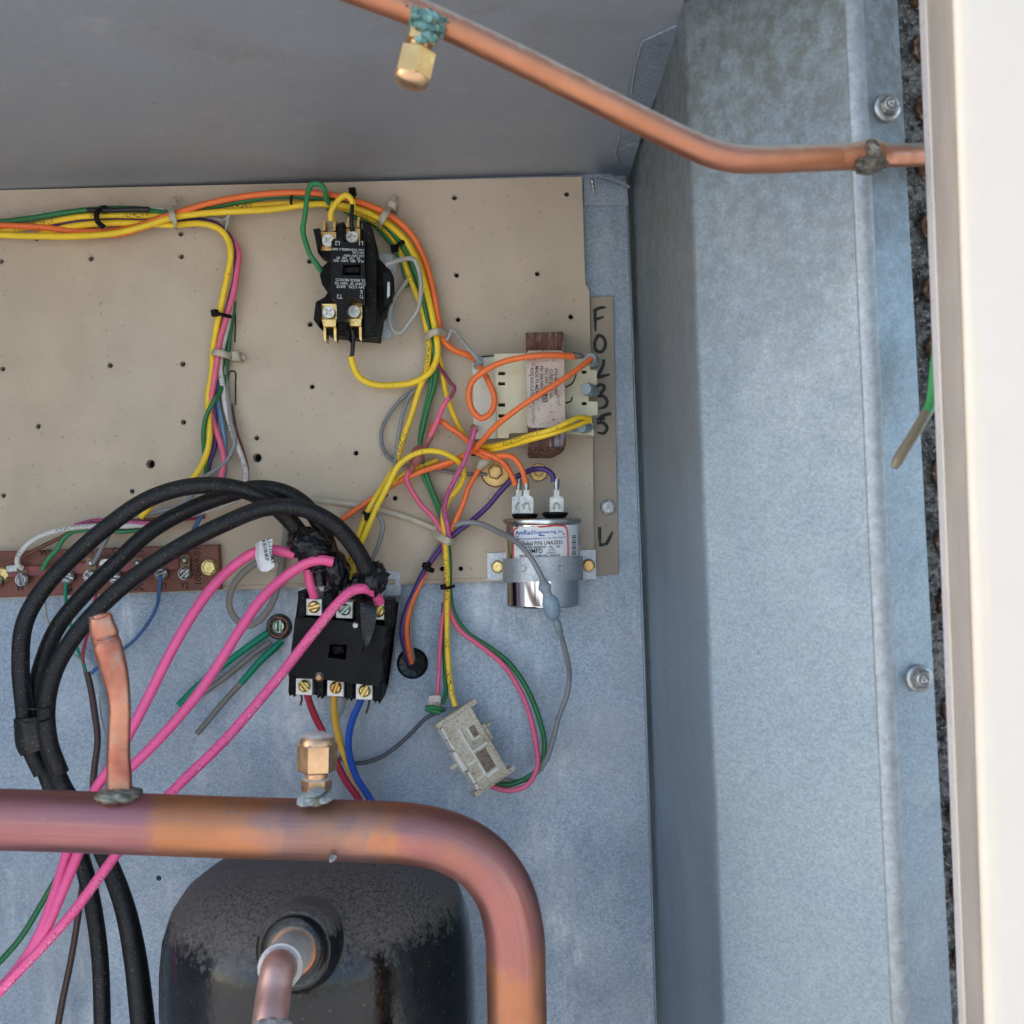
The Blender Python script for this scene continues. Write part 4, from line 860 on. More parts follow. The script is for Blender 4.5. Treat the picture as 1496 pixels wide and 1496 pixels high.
wire('clear', 'short grey loop poking up at the left riser bend', 5, [(290,325,.012),(310,318,.018),(325,322,.02),(333,316,.024),(335,312,.024),(329,338,.018)])
wire('black', 'black taped section of the green wires at the top left', 9, [(128,307,.024),(160,307,.0255),(190,306,.0255),(218,306,.024)])
# wires at the terminal strip
HW = .024
wire('white', 'white wire arching left to a terminal at the strip end', 9, [(232,766,.022),(200,768,.024),(165,768,.025),(130,769,.026),(100,772,.028),(70,779,.030),(45,792,.030),(31,805,.029),(26,815,.027),(27,826,.024),(32,830,.021)])
wire('brown', 'brown wire slanting to the left end of the terminal strip', 7, [(300,750,.016),(250,756,.017),(200,760,.018),(150,764,.019),(118,770,.021),(90,784,.022),(55,803,.024),(20,820,.024),(-20,832,.024)])
wire('green2', 'green wire from the strip to the riser under the white wire', 8, [(228,769,.019),(195,775,.020),(165,777,.020),(130,775,.021),(105,778,.022),(92,788,.023),(82,803,.024),(70,818,.024),(62,832,.022)])
wire('magenta', 'magenta printed wire lying between the two black cables', 8, [(260,758,.020),(228,764,.023),(200,764,.024),(175,763,.022),(140,760,.018),(110,768,.016)])
wire('purple', 'purple wire running to the middle of the terminal strip', 7, [(236,766,.020),(210,776,.023),(192,788,.025),(178,803,.025),(170,820,.022)])
wire('grey', 'short grey wire standing up from the terminal strip R screw', 8, [(162,776,.020),(156,786,.024),(148,802,.026),(141,815,.025),(136,823,.022)])
wire('steelblue', 'blue wire into the upper row of the terminal strip', 8, [(295,752,.016),(288,766,.017),(275,790,.020),(254,808,.025),(240,820,.024)])
wire('red', 'dark red wire behind the magenta one on the strip', 5, [(300,756,.013),(240,762,.014),(180,758,.014),(135,762,.014),(112,772,.014)])
wire('palegrey', 'thin pale wire from the strip down behind the black cable', 5.5, [(64,850,.018),(65,880,.012),(69,905,.010),(80,928,.010),(98,948,.010),(120,967,.010)])
wire('emerald', 'thin green wire hanging from the strip G screw', 5.5, [(97,846,.022),(96,865,.018),(98,890,.012),(104,920,.010),(112,945,.010),(122,968,.010),(126,985,.010)])
wire('steelblue', 'thin blue wire sweeping from the Y1 screw down to the sheath', 6, [(235,840,.024),(233,862,.020),(229,885,.014),(215,912,.011),(196,934,.010),(172,955,.010),(148,970,.010),(133,984,.010)])
wire('red', 'thin red wire behind the pinched copper stub into the sheath', 5.5, [(140,868,.014),(136,895,.010),(126,930,.010),(121,960,.010),(125,985,.010)])
wire('sheath', 'brown sheathed thermostat cable running down behind the copper pipe', 11, [(127,982,.010),(132,1005,.011),(138,1040,.012),(142,1080,.012),(139,1120,.012),(134,1170,.012),(128,1240,.014),(118,1310,.016),(106,1390,.018),(90,1470,.02),(78,1540,.02)], name='sheathed_cable', cat='cable')
wire('palegrey', 'thin stiff bare wire end beside the brown sheath', 2.6, [(146,1010,.008),(148,1040,.008),(152,1062,.008),(156,1080,.008)])
# contactor wires
wire('green2', 'green wire arching over the bundle to the small contactor left side', 9, [(486,306,.018),(478,292,.026),(470,272,.034),(462,267,.036),(454,270,.036),(448,290,.036),(445,315,.035),(443,335,.034),(447,355,.034),(455,374,.034),(464,387,.032),(470,397,.028)])
wire('yellow', 'short yellow jumper arching over the small contactor top', 10.5, [(484,322,.034),(485,312,.036),(489,300,.037),(497,290,.038),(506,286,.038),(513,290,.037),(516,300,.035),(515,308,.034)])
wire('black', 'black sleeve dropping from the yellow jumper to the upper screw', 7.5, [(515,299,.036),(514,312,.037),(514,326,.038),(514,338,.036)])
wire('palegrey', 'pale grey wire looping out from the small contactor coil side', 8, [(563,387,.038),(575,383,.037),(590,378,.034),(603,379,.032),(611,390,.030),(614,408,.030),(615,430,.030),(609,452,.029),(597,473,.028),(586,484,.028),(578,485,.028),(572,478,.028),(569,462,.027),(573,445,.024),(580,430,.020),(592,415,.016),(604,398,.014)])
wire('green', 'dark green wire along the inside of the right bundle bend', 8, [(500,305,.013),(520,318,.014),(545,326,.016),(558,340,.017),(573,358,.018),(582,372,.018),(588,390,.017),(596,420,.013)])
wire('grey', 'grey wire down the inside of the right bundle', 7, [(578,352,.014),(588,370,.014),(598,395,.014),(608,430,.014),(618,465,.014),(627,500,.014),(628,540,.014),(617,560,.014),(598,580,.016),(590,605,.018),(582,640,.018),(578,670,.020),(574,695,.026),(566,716,.030),(556,730,.030),(545,742,.028)])
wire('yellow', 'yellow wire at the outer side of the right bundle, behind the front yellow', 9, [(520,296,.016),(560,318,.017),(590,345,.017),(612,380,.016),(626,425,.015),(634,470,.014),(637,495,.014),(641,520,.015),(646,540,.015),(650,565,.015),(656,590,.016),(668,620,.016),(682,640,.014),(697,651,.012)])
wire('greyp', 'printed grey wire making a wide loop below the right bundle', 6.5, [(628,552,.013),(612,566,.013),(590,580,.013),(570,602,.013),(559,625,.013),(558,648,.013),(565,665,.013),(580,676,.013),(600,681,.012),(640,687,.012),(680,693,.012),(712,693,.011)])
wire('plum', 'plum wire kinking out of the bundle to the pink splice', 7, [(637,500,.014),(638,520,.016),(640,532,.020),(648,545,.024),(658,558,.027),(664,566,.028),(660,577,.028),(654,585,.028)])
wire('pink', 'pink wire from the plum kink into the red butt splice', 9, [(656,581,.028),(648,594,.028),(640,612,.028),(633,628,.028),(628,638,.027)])
wire('pink', 'pink wire leaving the red splice down to the nylon clamp', 9, [(598,686,.026),(594,700,.024),(600,715,.022),(615,736,.02),(632,755,.02),(643,772,.022),(648,790,.024),(652,820,.02),(653,860,.018),(658,895,.016),(672,920,.016),(705,945,.017),(735,972,.018),(758,1005,.019),(772,1040,.02),(783,1090,.021),(785,1120,.021),(770,1146,.022),(742,1155,.022),(712,1147,.022)])
for nm_, lb, pts, rr in (('butt_splice', 'translucent red butt splice beside the green wires', [(629,637,.027),(624,646,.027),(619,654,.028),(612,660,.029),(607,672,.029),(603,680,.028),(598,690,.026)], [5.5, 5, 5.5, 10.5, 10.5, 5.5, 5]),):
    mb = MB(); mb.tube([at(*p) for p in pts], [pm(q_, .027) for q_ in rr], 14, flat=.6, sub=5); solo(nm_, mb, REDB, lb, 'wire splice')
wire('yellow', 'yellow wire looping round the red splice and back behind the magenta', 10, [(515,840,.028),(520,812,.028),(535,775,.03),(550,742,.032),(562,718,.034),(572,700,.034),(583,680,.035),(600,667,.036),(622,660,.036),(643,660,.036),(660,667,.034),(672,678,.030),(677,692,.026),(673,706,.022),(664,718,.02),(656,728,.018),(650,745,.018)])
wire('yellowp', 'printed yellow wire to the big contactor below the orange pair', 9, [(640,672,.018),(620,679,.018),(600,688,.019),(585,697,.02),(572,706,.024),(560,722,.026),(548,745,.026),(532,775,.024),(520,800,.022),(505,825,.02)])
wire('magenta', 'magenta printed wire from the transformer down to the nylon clamp', 9, [(694,627,.040),(691,640,.040),(686,655,.040),(677,675,.038),(667,693,.035),(659,710,.032),(652,728,.029),(650,748,.026),(653,768,.026),(656,788,.028)])
wire('orange', 'orange wire from transformer upper right crossing down to the capacitor pair', 10, [(864,524,.050),(846,538,.056),(815,558,.060),(780,581,.060),(745,606,.056),(720,627,.048),(703,645,.040),(692,656,.034),(670,670,.028),(645,680,.024),(615,690,.024),(590,700,.022),(560,717,.020),(530,738,.018),(500,758,.018)])
wire('orangep', 'orange printed wire from the right bundle to the capacitor left spade', 10, [(630,636,.014),(634,622,.018),(643,616,.022),(658,624,.024),(676,638,.026),(694,654,.030),(710,664,.034),(724,668,.036),(736,677,.036),(746,692,.034),(753,708,.032)])
wire('orange', 'orange wire arching to the capacitor second spade', 9.5, [(640,684,.018),(665,674,.022),(690,660,.028),(712,668,.033),(732,666,.036),(748,668,.040),(760,680,.042),(767,698,.041),(768,706,.040)])
wire('orange', 'orange wire from the wire nut down into the nylon clamp', 9.5, [(705,676,.020),(697,690,.020),(686,710,.020),(676,735,.020),(666,760,.021),(655,782,.022),(645,800,.020),(628,825,.018),(612,855,.018),(600,885,.018),(594,915,.018),(596,945,.014),(601,968,.004)])
wire('purple', 'purple wire from the capacitor right spade to the grommet', 9.5, [(809,704,.040),(806,694,.040),(796,686,.038),(782,685,.034),(766,690,.026),(750,700,.022),(732,718,.020),(712,740,.019),(690,760,.020),(668,776,.022),(652,790,.022),(636,812,.020),(620,835,.019),(605,865,.018),(592,895,.018),(588,925,.017),(591,948,.012),(598,970,.003)])
wire('grey', 'grey wire arching over the capacitor to the blue grey coupler', 9.5, [(664,768,.022),(678,764,.022),(700,766,.026),(725,775,.038),(752,792,.062),(775,815,.074),(788,836,.074),(794,850,.073)])
wire('grey', 'grey wire from the clamp down into the grommet beside the orange', 6, [(656,775,.016),(645,790,.016),(630,815,.016),(618,840,.015),(608,870,.015),(601,900,.014),(600,930,.013),(604,965,.003)])
wire('yellowp', 'yellow printed wire hanging from the nylon clamp to the white plug', 9.5, [(650,735,.019),(648,760,.022),(650,785,.026),(653,815,.024),(654,850,.022),(653,890,.020),(653,930,.02),(655,965,.022),(657,990,.025),(661,1015,.028),(665,1032,.030)])
wire('green', 'green wire hanging behind the yellow with a hooked end', 8, [(648,880,.012),(648,920,.012),(650,960,.013),(650,990,.015),(651,1010,.018),(649,1022,.022),(645,1028,.022)])
wire('pink', 'thin pink wire hanging from the clamp to a small white tag', 7.5, [(652,860,.018),(650,885,.016),(647,910,.016),(643,950,.016),(641,985,.018),(640,1012,.020),(640,1022,.020)])
mb = MB(); mb.tube([at(645,1036,.024), at(632,1033,.026), at(622,1035,.026)], pm(4, .02), 10); mb.tube([at(622,1035,.026), at(630,1038,.026), at(643,1041,.026)], pm(4, .02), 10); solo('wire', mb, W['green'], 'stubby green wire tail lying across the plug top left', 'wire')
wire('darkgrey', 'dark grey cable from the white plug left to the contactor feet', 7.5, [(650,1036,.022),(636,1042,.02),(620,1050,.018),(600,1070,.014),(578,1092,.010),(555,1107,.008),(530,1115,.008),(510,1114,.008),(495,1106,.008)], name='cable', cat='cable')
wire('grey', 'grey wire from the coupler curving down round to the plug', 9, [(817,920,.060),(822,935,.054),(829,965,.044),(832,985,.034),(827,1015,.03),(818,1045,.028),(808,1080,.024),(797,1110,.02),(780,1132,.016),(755,1143,.014),(730,1138,.016),(712,1130,.018)])
wire('orange', 'short orange wire end at the right side bundle above the plug', 4, [(652,801,.017),(655,796,.017),(660,790,.017)])
wire('red', 'red power wire leaving the big contactor lower left lug', 12, [(448,1010,.036),(452,1025,.034),(460,1048,.03),(474,1075,.026),(490,1110,.022),(505,1140,.02),(522,1165,.018),(540,1200,.018)])
wire('amber', 'amber yellow power wire leaving the middle lower lug', 12, [(488,1012,.038),(488,1030,.036),(490,1055,.032),(496,1085,.028),(508,1118,.024),(520,1140,.02),(535,1160,.018),(555,1195,.018)])
wire('blue', 'blue power wire leaving the lower right lug', 12, [(529,1018,.038),(523,1032,.036),(514,1055,.033),(509,1085,.030),(512,1110,.027),(522,1138,.024),(538,1162,.02),(555,1195,.018)])
wire('clear', 'pale sleeved wire stub behind the amber power wire', 7, [(500,1012,.02),(503,1022,.02),(500,1035,.018),(494,1048,.014)])
wire('grey', 'grey wire curling from the yellow junction to the taped cable', 8, [(541,744,.022),(552,752,.026),(559,766,.028),(558,783,.028),(552,798,.026),(546,810,.024),(540,828,.02)])
wire('redorange', 'orange red wire end under the black cables at the strap', 9, [(556,722,.016),(530,740,.015),(505,755,.015),(480,790,.014)])
wire('yellowp', 'yellow wire twisted below the transformer, upper of the pair', 9, [(862,612,.050),(848,610,.056),(832,616,.060),(805,627,.060),(775,637,.054),(745,646,.044),(715,652,.030),(690,655,.018)])
wire('yellow', 'yellow wire twisted below the transformer, lower of the pair', 9.5, [(862,614,.047),(840,622,.054),(812,632,.058),(782,641,.054),(752,649,.044),(725,656,.032),(702,661,.020)])
wire('clear', 'clear sleeve wire bent from the bundle clamp to the transformer corner', 7, [(645,495,.016),(652,497,.017),(657,492,.018),(659,484,.020),(664,484,.022),(674,496,.028),(684,508,.033),(694,520,.036),(700,529,.038)])
# ring of green ground wires
wire('emerald', 'upper bright green ground wire from the ring lug', 12, [(392,924,.006),(375,936,.008),(345,958,.010),(310,985,.012),(285,1005,.012),(262,1030,.012)])
wire('taupe', 'taupe sheathed wire between the two green ground wires', 10, [(395,938,.006),(370,955,.007),(335,985,.008),(300,1010,.008),(268,1032,.008)])
wire('emerald', 'lower bright green ground wire stub from the ring lug', 12, [(412,936,.006),(400,948,.008),(380,966,.010),(364,984,.011),(352,998,.012)])
wire('taupe', 'taupe sheath end sticking out below the lower green ground wire', 10, [(354,996,.012),(335,1015,.012),(312,1042,.012),(288,1072,.012)])
# dark green behind lower left
wire('green', 'dark green wire behind the pink cables at the bottom left', 10, [(110,1235,.05),(60,1320,.055),(30,1370,.06),(-20,1425,.06),(-50,1460,.06)])
# green ground lead in the right gap
g = MB(); gp = [(1372,480,.318),(1366,545,.322),(1360,590,.326),(1349,612,.330)]; 
gw = thing('capped_lead', 'green wire with drab rubber end hanging out of the right gap', 'wire', at(1308, 680, .33))
g.tube([at(*p) for p in gp], pm(8, .325), 12); part('insulation', g, wirem('leaf_green_insulation', (.06, .33, .09)), gw)
g = MB(); g.tube([at(1353,604,.329), at(1338,630,.333), at(1322,655,.336), at(1311,674,.338), at(1306,684,.338)], [pm(q_, .33) for q_ in (8, 8, 8, 8, 5)], 12); part('rubber_end', g, wirem('drab_rubber', (.19, .16, .10)), gw)

# ------------------------------------------------------------------ thick cables
def cable(mt, label, wd, pts, name='cable', grp=None):
    mb = MB(); mb.tube([at(*p) for p in pts], [pm(wd / 2, p[2]) for p in pts] if not isinstance(wd, list) else [pm(a / 2, p[2]) for a, p in zip(wd, pts)], 18, sub=8)
    return solo(name, mb, mt, label, 'cable', at(*pts[-1]), grp)
BG = 'black power cables feeding the big contactor'
cable(CABLE, 'outermost black cable arching highest over the terminal strip', 25, [(62,1130,.11),(42,1085,.11),(35,1030,.11),(30,970,.108),(36,910,.105),(62,862,.10),(105,815,.095),(160,767,.09),(215,730,.088),(265,713,.086),(310,709,.082),(355,716,.076),(390,732,.070),(420,757,.062),(440,782,.058),(452,805,.056)], grp=BG)
cable(CABLE, 'middle black cable passing under the outermost one', 24, [(80,1130,.10),(62,1085,.10),(52,1030,.098),(60,975,.095),(85,915,.09),(125,866,.085),(170,822,.08),(220,776,.074),(275,745,.066),(330,724,.06),(375,713,.056),(415,719,.054),(445,737,.052),(468,768,.052),(482,805,.052),(487,845,.050)], grp=BG)
cable(CABLE, 'inner black cable crossing the strip to the right hand lug', 25, [(88,1130,.118),(72,1085,.12),(68,1035,.12),(78,985,.118),(105,935,.115),(145,888,.11),(200,840,.105),(265,797,.10),(330,764,.094),(390,742,.086),(440,743,.080),(485,764,.074),(515,795,.068),(536,832,.062),(546,862,.056)], grp=BG)
cable(CABLE, 'left black cable tail below the copper pipe', 24, [(50,1060,.105),(58,1100,.105),(75,1150,.105),(100,1205,.108),(122,1265,.11),(137,1330,.115),(146,1400,.12),(149,1470,.125),(150,1560,.13)], grp='black cable tails below the pipe')
cable(CABLE, 'right black cable tail below the copper pipe', [24, 24, 25, 26, 27, 29, 32, 34, 36], [(62,1060,.112),(76,1110,.112),(95,1155,.112),(130,1205,.112),(160,1265,.113),(182,1325,.116),(196,1390,.12),(205,1460,.125),(214,1560,.13)], grp='black cable tails below the pipe')
mb = MB(); mb.tube([at(47,1046,.110), at(49,1065,.110), at(50,1083,.110), at(54,1096,.110)], [pm(26, .11), pm(27, .11), pm(26.5, .11), pm(24, .11)], 24, flat=.8, sub=6, jit=.012); tw = solo('tape_wrap', mb, TAPE, 'black tape band binding the cables above the copper pipe', 'tape')
g = MB(); g.tube([at(22,1052,.124), at(48,1056,.134), at(76,1050,.124)], pm(1.5, .12), 8); g.tube([at(24,1030,.12), at(48,1036,.131), at(76,1033,.124)], pm(1.3, .12), 8); part('tape_edge', g, TAPE, tw)
PG = 'hot pink cables from the big contactor'
cable(W['hot'], 'hot pink cable wearing the white tag', 15, [(432,811,.060),(415,806,.062),(395,803,.064),(370,808,.066),(340,828,.07),(310,858,.078),(280,900,.088),(250,952,.098),(222,1008,.105),(195,1060,.112),(163,1118,.12),(138,1155,.125),(112,1205,.135),(97,1250,.14),(80,1305,.15),(55,1370,.16),(18,1425,.165),(-30,1470,.17)], grp=PG)
cable(W['hot'], 'hot pink cable between the tagged one and the one over the contactor', 15, [(486,821,.068),(470,818,.070),(450,822,.069),(420,840,.068),(385,872,.076),(352,918,.085),(322,966,.094),(292,1010,.102),(255,1055,.11),(215,1098,.118),(175,1137,.126),(140,1185,.133),(115,1245,.142),(92,1300,.15),(68,1355,.158),(32,1412,.165),(-30,1475,.17)], grp=PG)
cable(W['hotp'], 'hot pink cable running across the face of the big contactor', 15, [(555,880,.054),(547,867,.060),(533,860,.068),(515,863,.072),(495,880,.076),(468,912,.078),(438,950,.080),(405,992,.085),(365,1040,.094),(320,1090,.104),(270,1138,.115),(225,1185,.126),(180,1235,.137),(150,1275,.145),(105,1335,.155),(60,1385,.163),(15,1432,.168),(-30,1480,.17)], grp=PG)
cable(W['hot'], 'short hot pink stub entering the upper left lug', 14, [(448,822,.056),(450,838,.056),(454,855,.054),(459,872,.050)], grp=PG)
g = MB()
for k in range(6): g.tube([at(458 + k*.8, 866, .050), at(459 + k*1.1, 874, .047), at(461 + k, 880, .043)], pm(1.1, .05), 6)
solo('bare_strands', g, COPPER3, 'bare copper strands at the upper left lug of the big contactor', 'wire strands')
for lb, x0, x1, y0 in (('silvery bare strands below the black tape at the upper left lug', 461, 472, 852), ('silvery bare strands entering the upper right lug', 546, 558, 864)):
    g = MB()
    for k in range(7): xx = x0 + (x1 - x0) * k / 6; g.tube([at(xx, y0, .054 + .002 * math.sin(k)), at(xx + .5, y0 + 10, .053), at(xx + 1, y0 + 22, .046)], pm(1.3, .05), 6)
    solo('bare_strands', g, ZINC, lb, 'wire strands')
g = MB(); g.tube([at(466,826,.050), at(467,840,.052), at(468,856,.052)], pm(9.5, .05), 14); solo('cable_sleeve', g, TAPE, 'black sleeved cable end above the upper left lug', 'sleeve')
tp = thing('tape_bundle', 'crumpled black tape lump over the left and middle cable ends', 'tape', at(465, 830, .05))
g = MB(); g.blob(at(455, 797, .060), pm(28, .06), .012, pm(19, .06), -.45, 2.0, .30, 44, 30, 1.7); g.blob(at(492, 832, .055), pm(15, .055), .010, pm(24, .055), .2, 6.0, .26, 40, 26, 1.7); g.blob(at(464, 818, .054), pm(22, .055), .010, pm(14, .055), .1, 9.0, .28, 40, 26, 1.8); part('lump', g, TAPE, tp)
g = MB(); g.strip([at(423,805,.060), at(432,795,.064), at(446,784,.070), at(462,776,.072)], [at(416,812,.058), at(435,815,.066), at(452,806,.073), at(484,800,.070)], .0006)
g.strip([at(442,822,.058), at(452,832,.060), at(463,838,.060)], [at(455,816,.064), at(470,824,.066), at(480,830,.062)], .0006)
g.strip([at(448,783,.072), at(460,785,.0755), at(474,790,.074), at(486,796,.070)], [at(452,797,.074), at(459,792,.0775), at(472,797,.0765), at(485,803,.071)], .0006); part('flap', g, TAPE, tp)
tp2 = thing('tape_bundle', 'black tape lump with a pointed flap on the right cable end', 'tape', at(555, 850, .05))
g = MB(); g.blob(at(545, 848, .058), pm(17, .058), .010, pm(22, .058), -.3, 4.0, .26, 40, 26, 1.7); g.blob(at(528, 852, .052), pm(16, .055), .008, pm(13, .055), .5, 8.5, .26, 36, 24, 1.8); part('lump', g, TAPE, tp2)
g = MB(); g.strip([at(546,818,.062), at(552,826,.064), at(560,833,.062), at(570,838,.058)], [at(548,848,.060), at(556,850,.060), at(562,848,.058), at(571,839,.058)], .0006); part('flap', g, TAPE, tp2)
g = MB(); g.strip([at(524,868,.062), at(526,885,.066), at(527,905,.066), at(529,925,.064), at(531,940,.064), at(526,958,.064)], [at(540,872,.060), at(549,888,.064), at(549,908,.066), at(543,930,.066), at(536,945,.066), at(526.5,959,.065)], .0007)
solo('tape_tail', g, TAPE, 'dusty black tape tail hanging over the big contactor cover', 'tape')
# ------------------------------------------------------------------ ties, clamps, tag, couplers, plug
CT = 'small black zip ties'
def ziptie(label, pts, wd, head=None, hh=.03):
    t = thing('cable_tie', label, 'cable tie', at(*pts[1]), CT)
    g = MB(); g.tube([at(*p) for p in pts], pm(wd / 2, hh), 10, flat=.5, sub=5); part('strap', g, BLACK_M, t)
    if head:
        x, y, h, r = head; g = MB(); g.plate([(x - r, y - r*.8), (x + r*.8, y - r), (x + r, y + r*.8), (x - r*.8, y + r)], h - .006, h, bev=.0008); part('head', g, BLACK_M, t)
ziptie('black zip tie round the wires at the top left', [(147,305,.026),(141,314,.029),(143,324,.028),(152,332,.024)], 8, (150,304,.027,5))
ziptie('black zip tie across the left riser', [(309,456,.024),(322,459,.026),(338,463,.020)], 5.5, (312,456,.027,5))
ziptie('black zip tie at the inner bend left of the right bundle', [(576,363,.022),(586,355,.026),(594,351,.022)], 7, (576,362,.022,6))
ziptie('black zip tie holding purple and orange above the grommet', [(618,825,.024),(626,831,.027),(633,834,.022)], 8, (623,827,.027,6))
ziptie('thin black zip tie round the hanging yellow and pink', [(644,857,.024),(653,859,.0275),(664,856,.022)], 4.5, (647,858,.027,4))
ziptie('black zip tie knot above the small contactor', [(513,277,.024),(516,285,.030),(515,298,.034)], 6.5, (514,278,.027,5.5))
ziptie('narrow black tie on the bundle left of the small contactor', [(426,286,.022),(425,294,.0265),(426,302,.022)], 4)
ziptie('black zip tie below the yellow wires behind the taped cable', [(530,748,.028),(536,752,.034),(540,756,.028)], 5, (537,755,.032,6))
NG = 'aged nylon clamps holding wire bundles'
def clamp(label, pts, wd, hh, head=None, tail=None):
    t = thing('nylon_clamp', label, 'cable clamp', at(*pts[1]), NG)
    g = MB(); g.tube([at(*p) for p in pts], pm(wd / 2, hh), 12, flat=.28, sub=6); part('strap', g, NYLON, t)
    if head:
        g = MB(); g.plate(head, HP, HP + .011, bev=.001); part('head', g, NYLON, t)
    if tail:
        g = MB(); g.tube([at(*p) for p in tail], pm(wd * .36, .02), 12, flat=.3, sub=6); part('tail', g, NYLON, t)
    return t
clamp('nylon clamp round the top bundle left of the riser bend', [(250,302,.022),(251,312,.032),(253,322,.032),(258,332,.018)], 10, .03, None, [(254,300,.018),(256,290,.014),(262,292,.012)])
clamp('nylon clamp round the left riser', [(309,514,.016),(318,515,.026),(330,518,.024),(340,522,.014)], 10, .025, [(336,513),(348,512),(350,527),(338,527)], [(348,519,.012),(354,522,.011),(358,524,.010)])
clamp('nylon clamp on the bundle bend right of the small contactor', [(552,330,.018),(557,322,.030),(563,312,.030),(568,303,.018)], 10.5, .028, [(564,300),(569,290),(580,295),(577,308)], [(573,296,.018),(576,288,.016),(580,285,.014)])
clamp('nylon clamp round the right bundle above the transformer', [(621,497,.014),(627,489,.026),(637,484,.030),(646,486,.024),(651,493,.014)], 10.5, .028)
clamp('nylon clamp with a long strap gathering wires left of the capacitor', [(634,776,.018),(643,785,.030),(655,791,.034),(664,792,.022)], 11, .03, [(633,767),(643,765),(645,780),(634,782)], [(640,775,.014),(610,762,.013),(575,750,.013),(540,741,.013),(500,735,.012),(455,729,.012)])
g = MB(); g.tube([at(*p) for p in [(420,755,.012),(418,780,.012),(414,805,.013),(408,845,.014),(398,880,.016),(380,905,.016),(362,914,.016),(346,906,.016),(335,885,.018),(338,862,.020),(352,840,.022),(375,822,.024),(395,815,.026),(412,819,.024)]], pm(5, .02), 12, flat=.35, sub=6); solo('nylon_strap', g, W['taupe'], 'loose brownish nylon strap curled in a ring beside the big contactor', 'strap')
tg = thing('wire_tag', 'white printed flag tag on the pink cable', 'tag', at(387, 835, .07))
g = MB(); A_ = [at(373, 795, .066), at(379, 791, .072), at(388, 788, .0745), at(398, 787, .0745)]; B_ = [at(377, 830, .068), at(382, 835, .072), at(391, 835, .0745), at(401, 828, .0745)]; mids = [a * .5 + b * .5 + Vector((-.0003, -.003, 0)) for a, b in zip(A_, B_)]
n = 4; g.add(A_ + mids + B_ + [p + Vector((0, .0005, 0)) for p in A_ + mids + B_], [(i, i+1, n+i+1, n+i) for i in range(3)] + [(n+i, n+i+1, 2*n+i+1, 2*n+i) for i in range(3)] + [(12+i, 13+i, 17+i, 16+i) for i in range(3)] + [(16+i, 17+i, 21+i, 20+i) for i in range(3)] + [(0, 4, 16, 12), (4, 8, 20, 16), (3, 7, 19, 15), (7, 11, 23, 19)], False)
o = part('flag', g, PAPER, tg)
g = MB(); g.text('L1-1103MX', 395.5, 805, .0785, 5.6, -80, sx=1.0, bold=.02); g.text('KB10HKP', 387.5, 804, .0785, 5.4, -80, bold=.02); part('printed_text', g, INK, tg)
# wire nut next to the washer bolt, coupler on the grey wire, small tag
g = MB(); g.tube([at(700,684,.022), at(705,676,.024), at(712,672,.024), at(720,672,.022)], [pm(5, .02), pm(8, .02), pm(7, .02), pm(3.5, .02)], 14, sub=5); solo('closed_splice', g, NYLON, 'stained clear closed end splice left of the brass washer bolt', 'wire splice')
cpl = thing('wire_coupler', 'blue grey insulated quick coupler hanging in front of the capacitor', 'wire coupler', at(806, 890, .055))
g = MB(); g.tube([at(793,847,.072), at(796,858,.074), at(799,866,.074), at(802,876,.073)], [pm(5, .065), pm(10, .065), pm(6.5, .065), pm(8, .06)], 14, flat=.7, sub=5); part('female_boot', g, BOOT, cpl)
g = MB(); g.tube([at(801,872,.073), at(804,880,.0725), at(808,896,.070), at(811,906,.067)], [pm(9, .06), pm(12.5, .06), pm(11.5, .06), pm(5, .05)], 14, flat=.7, sub=5); part('male_boot', g, BOOT2, cpl)
g = MB(); g.tube([at(810,903,.067), at(814,911,.065), at(817,922,.061), at(819,928,.058)], [pm(4, .05), pm(6, .05), pm(6, .05), pm(4, .05)], 12, sub=5); part('crimp_barrel', g, BOOT, cpl)
stg = thing('small_tag', 'small white tag wrapped on the thin pink wire above the plug', 'tag', at(635, 1030, .024))
g = MB(); g.plate(rrect(625.5, 1016, 644, 1032, 3), .020, .0265, bev=.0006); part('flag', g, PAPERD, stg)
g = MB(); g.text('U2SN', 636, 1028.5, .0267, 5, 0); part('printed_text', g, INK, stg)
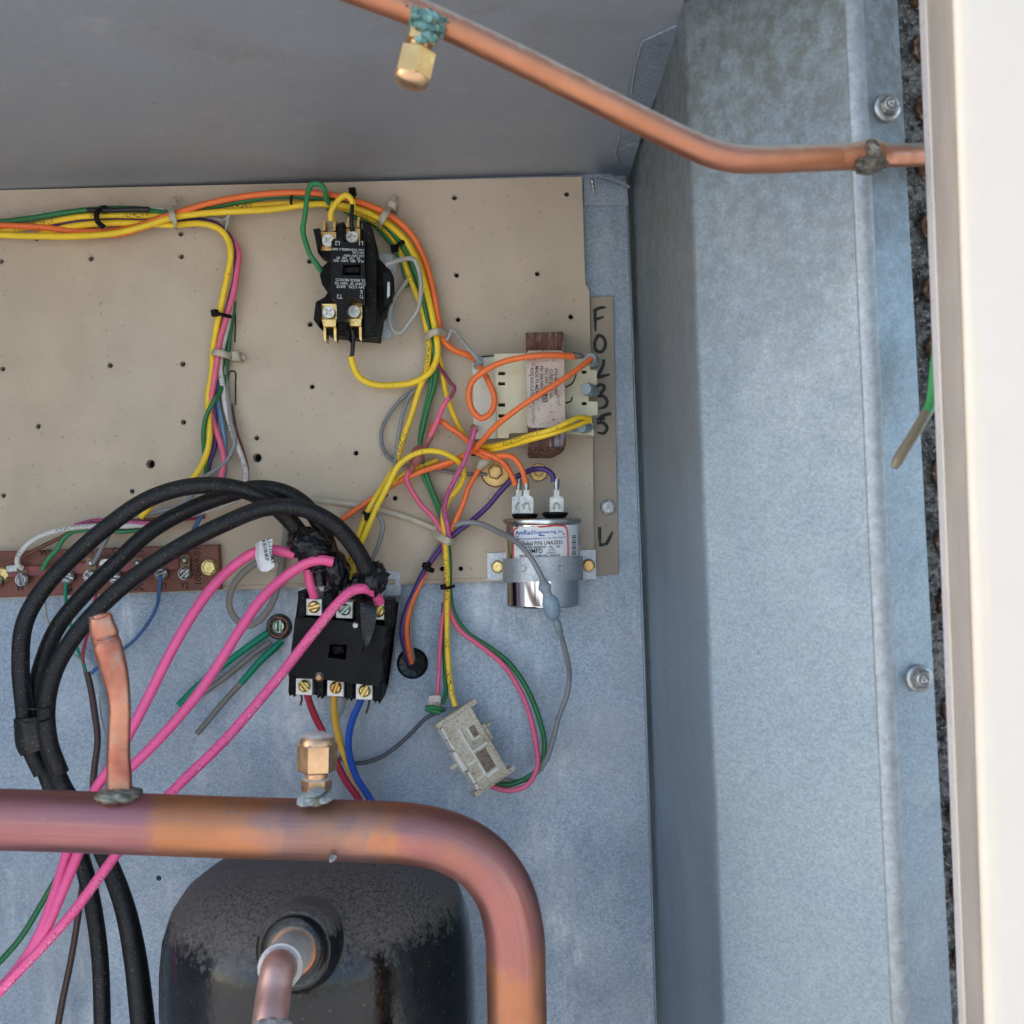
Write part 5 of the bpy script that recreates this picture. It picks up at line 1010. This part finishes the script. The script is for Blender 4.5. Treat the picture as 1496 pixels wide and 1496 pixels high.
# white plug connector, a rotated two-half nylon housing
pl = thing('plug_connector', 'dirty white nylon plug connector hanging below the control panel', 'plug connector', at(690, 1090, .02))
pc = at(691, 1091, .030); U1 = pm(1, .03)
ax = (at(721, 1143, .03) - at(661, 1039, .03)).normalized(); wv0 = (RV * ax.dot(UV_) * -1 + UV_ * ax.dot(RV)); wv0 = -wv0 if wv0.dot(RV) < 0 else wv0
wv = (wv0 * math.cos(.42) + Vector((0, -1, 0)) * -math.sin(.42) * -1).normalized(); wv = (wv0 * math.cos(.42) + Vector((0, 1, 0)) * math.sin(.42)).normalized(); nv = ax.cross(wv); nv = -nv if nv.y > 0 else nv
def lb(mb, a0, a1, w0, w1, n0, n1, b=.0):
    P = [pc + ax * (a * U1) + wv * (w_ * U1) + nv * (n1 * U1) for a, w_ in ((a0, w0), (a1, w0), (a1, w1), (a0, w1))]
    mb.plate3([P], -nv * ((n1 - n0) * U1), b); return mb
g = MB(); lb(g, -52, 8, -27, 25, -18, 9, .0004); hs = part('housing_half', g, PLUG, pl)
g = MB(); lb(g, 4, 58, -25, 25, -17, 11, .0004); part('housing_half', g, PLUG, pl)
for q in ((-58, -50, -33, 38, -14, 6), (55, 62, -35, 37, -14, 8)):
    g = MB(); lb(g, *q, .0004); part('end_flange', g, PLUG, pl)
for q in ((-36, 6, -10, -6.5, 8, 12.5, .0003), (2.5, 6, -10, 18, 8, 12.5, .0003), (-30, -8, 2, 5, 8, 11.5, .0003), (-11, -8, 2, 15, 8, 11.5, .0003), (0, 46, -9, -6, 10, 13.5, .0003), (42, 47, -9, 13, 10, 13.5, .0003), (14, 18, -23, -9, 10, 12, .0003), (40, 43, -23, -9, 10, 12, .0003)):
    g = MB(); lb(g, *q); part('rib', g, PLUGW, pl)
for q in ((9, 40, -5, 12, 10.5, 12.2, .0003), (-28, -12, 6, 15, 8.5, 10, .0003)):
    g = MB(); lb(g, *q); part('recess', g, PLUGD, pl)
for q in ((-48, -30, -29.5, -26, -16, 6, .0003), (-29, -12, -29.5, -26, -16, 6, .0003), (-10, 22, -33, -25, -14, 6, .0005), (25, 44, -28.5, -24, -15, 8, .0003), (46, 54, -28.5, -24, -15, 8, .0003)):
    g = MB(); lb(g, *q); part('side_latch', g, PLUGW, pl)
g = MB(); lb(g, -20, 6, 24, 33, -14, 4, .0005); lb(g, -16, -11, 29, 42, -8, -2, .0003); lb(g, 6, 12, -44, -30, -8, -4, .0003); part('side_latch', g, PLUG, pl)
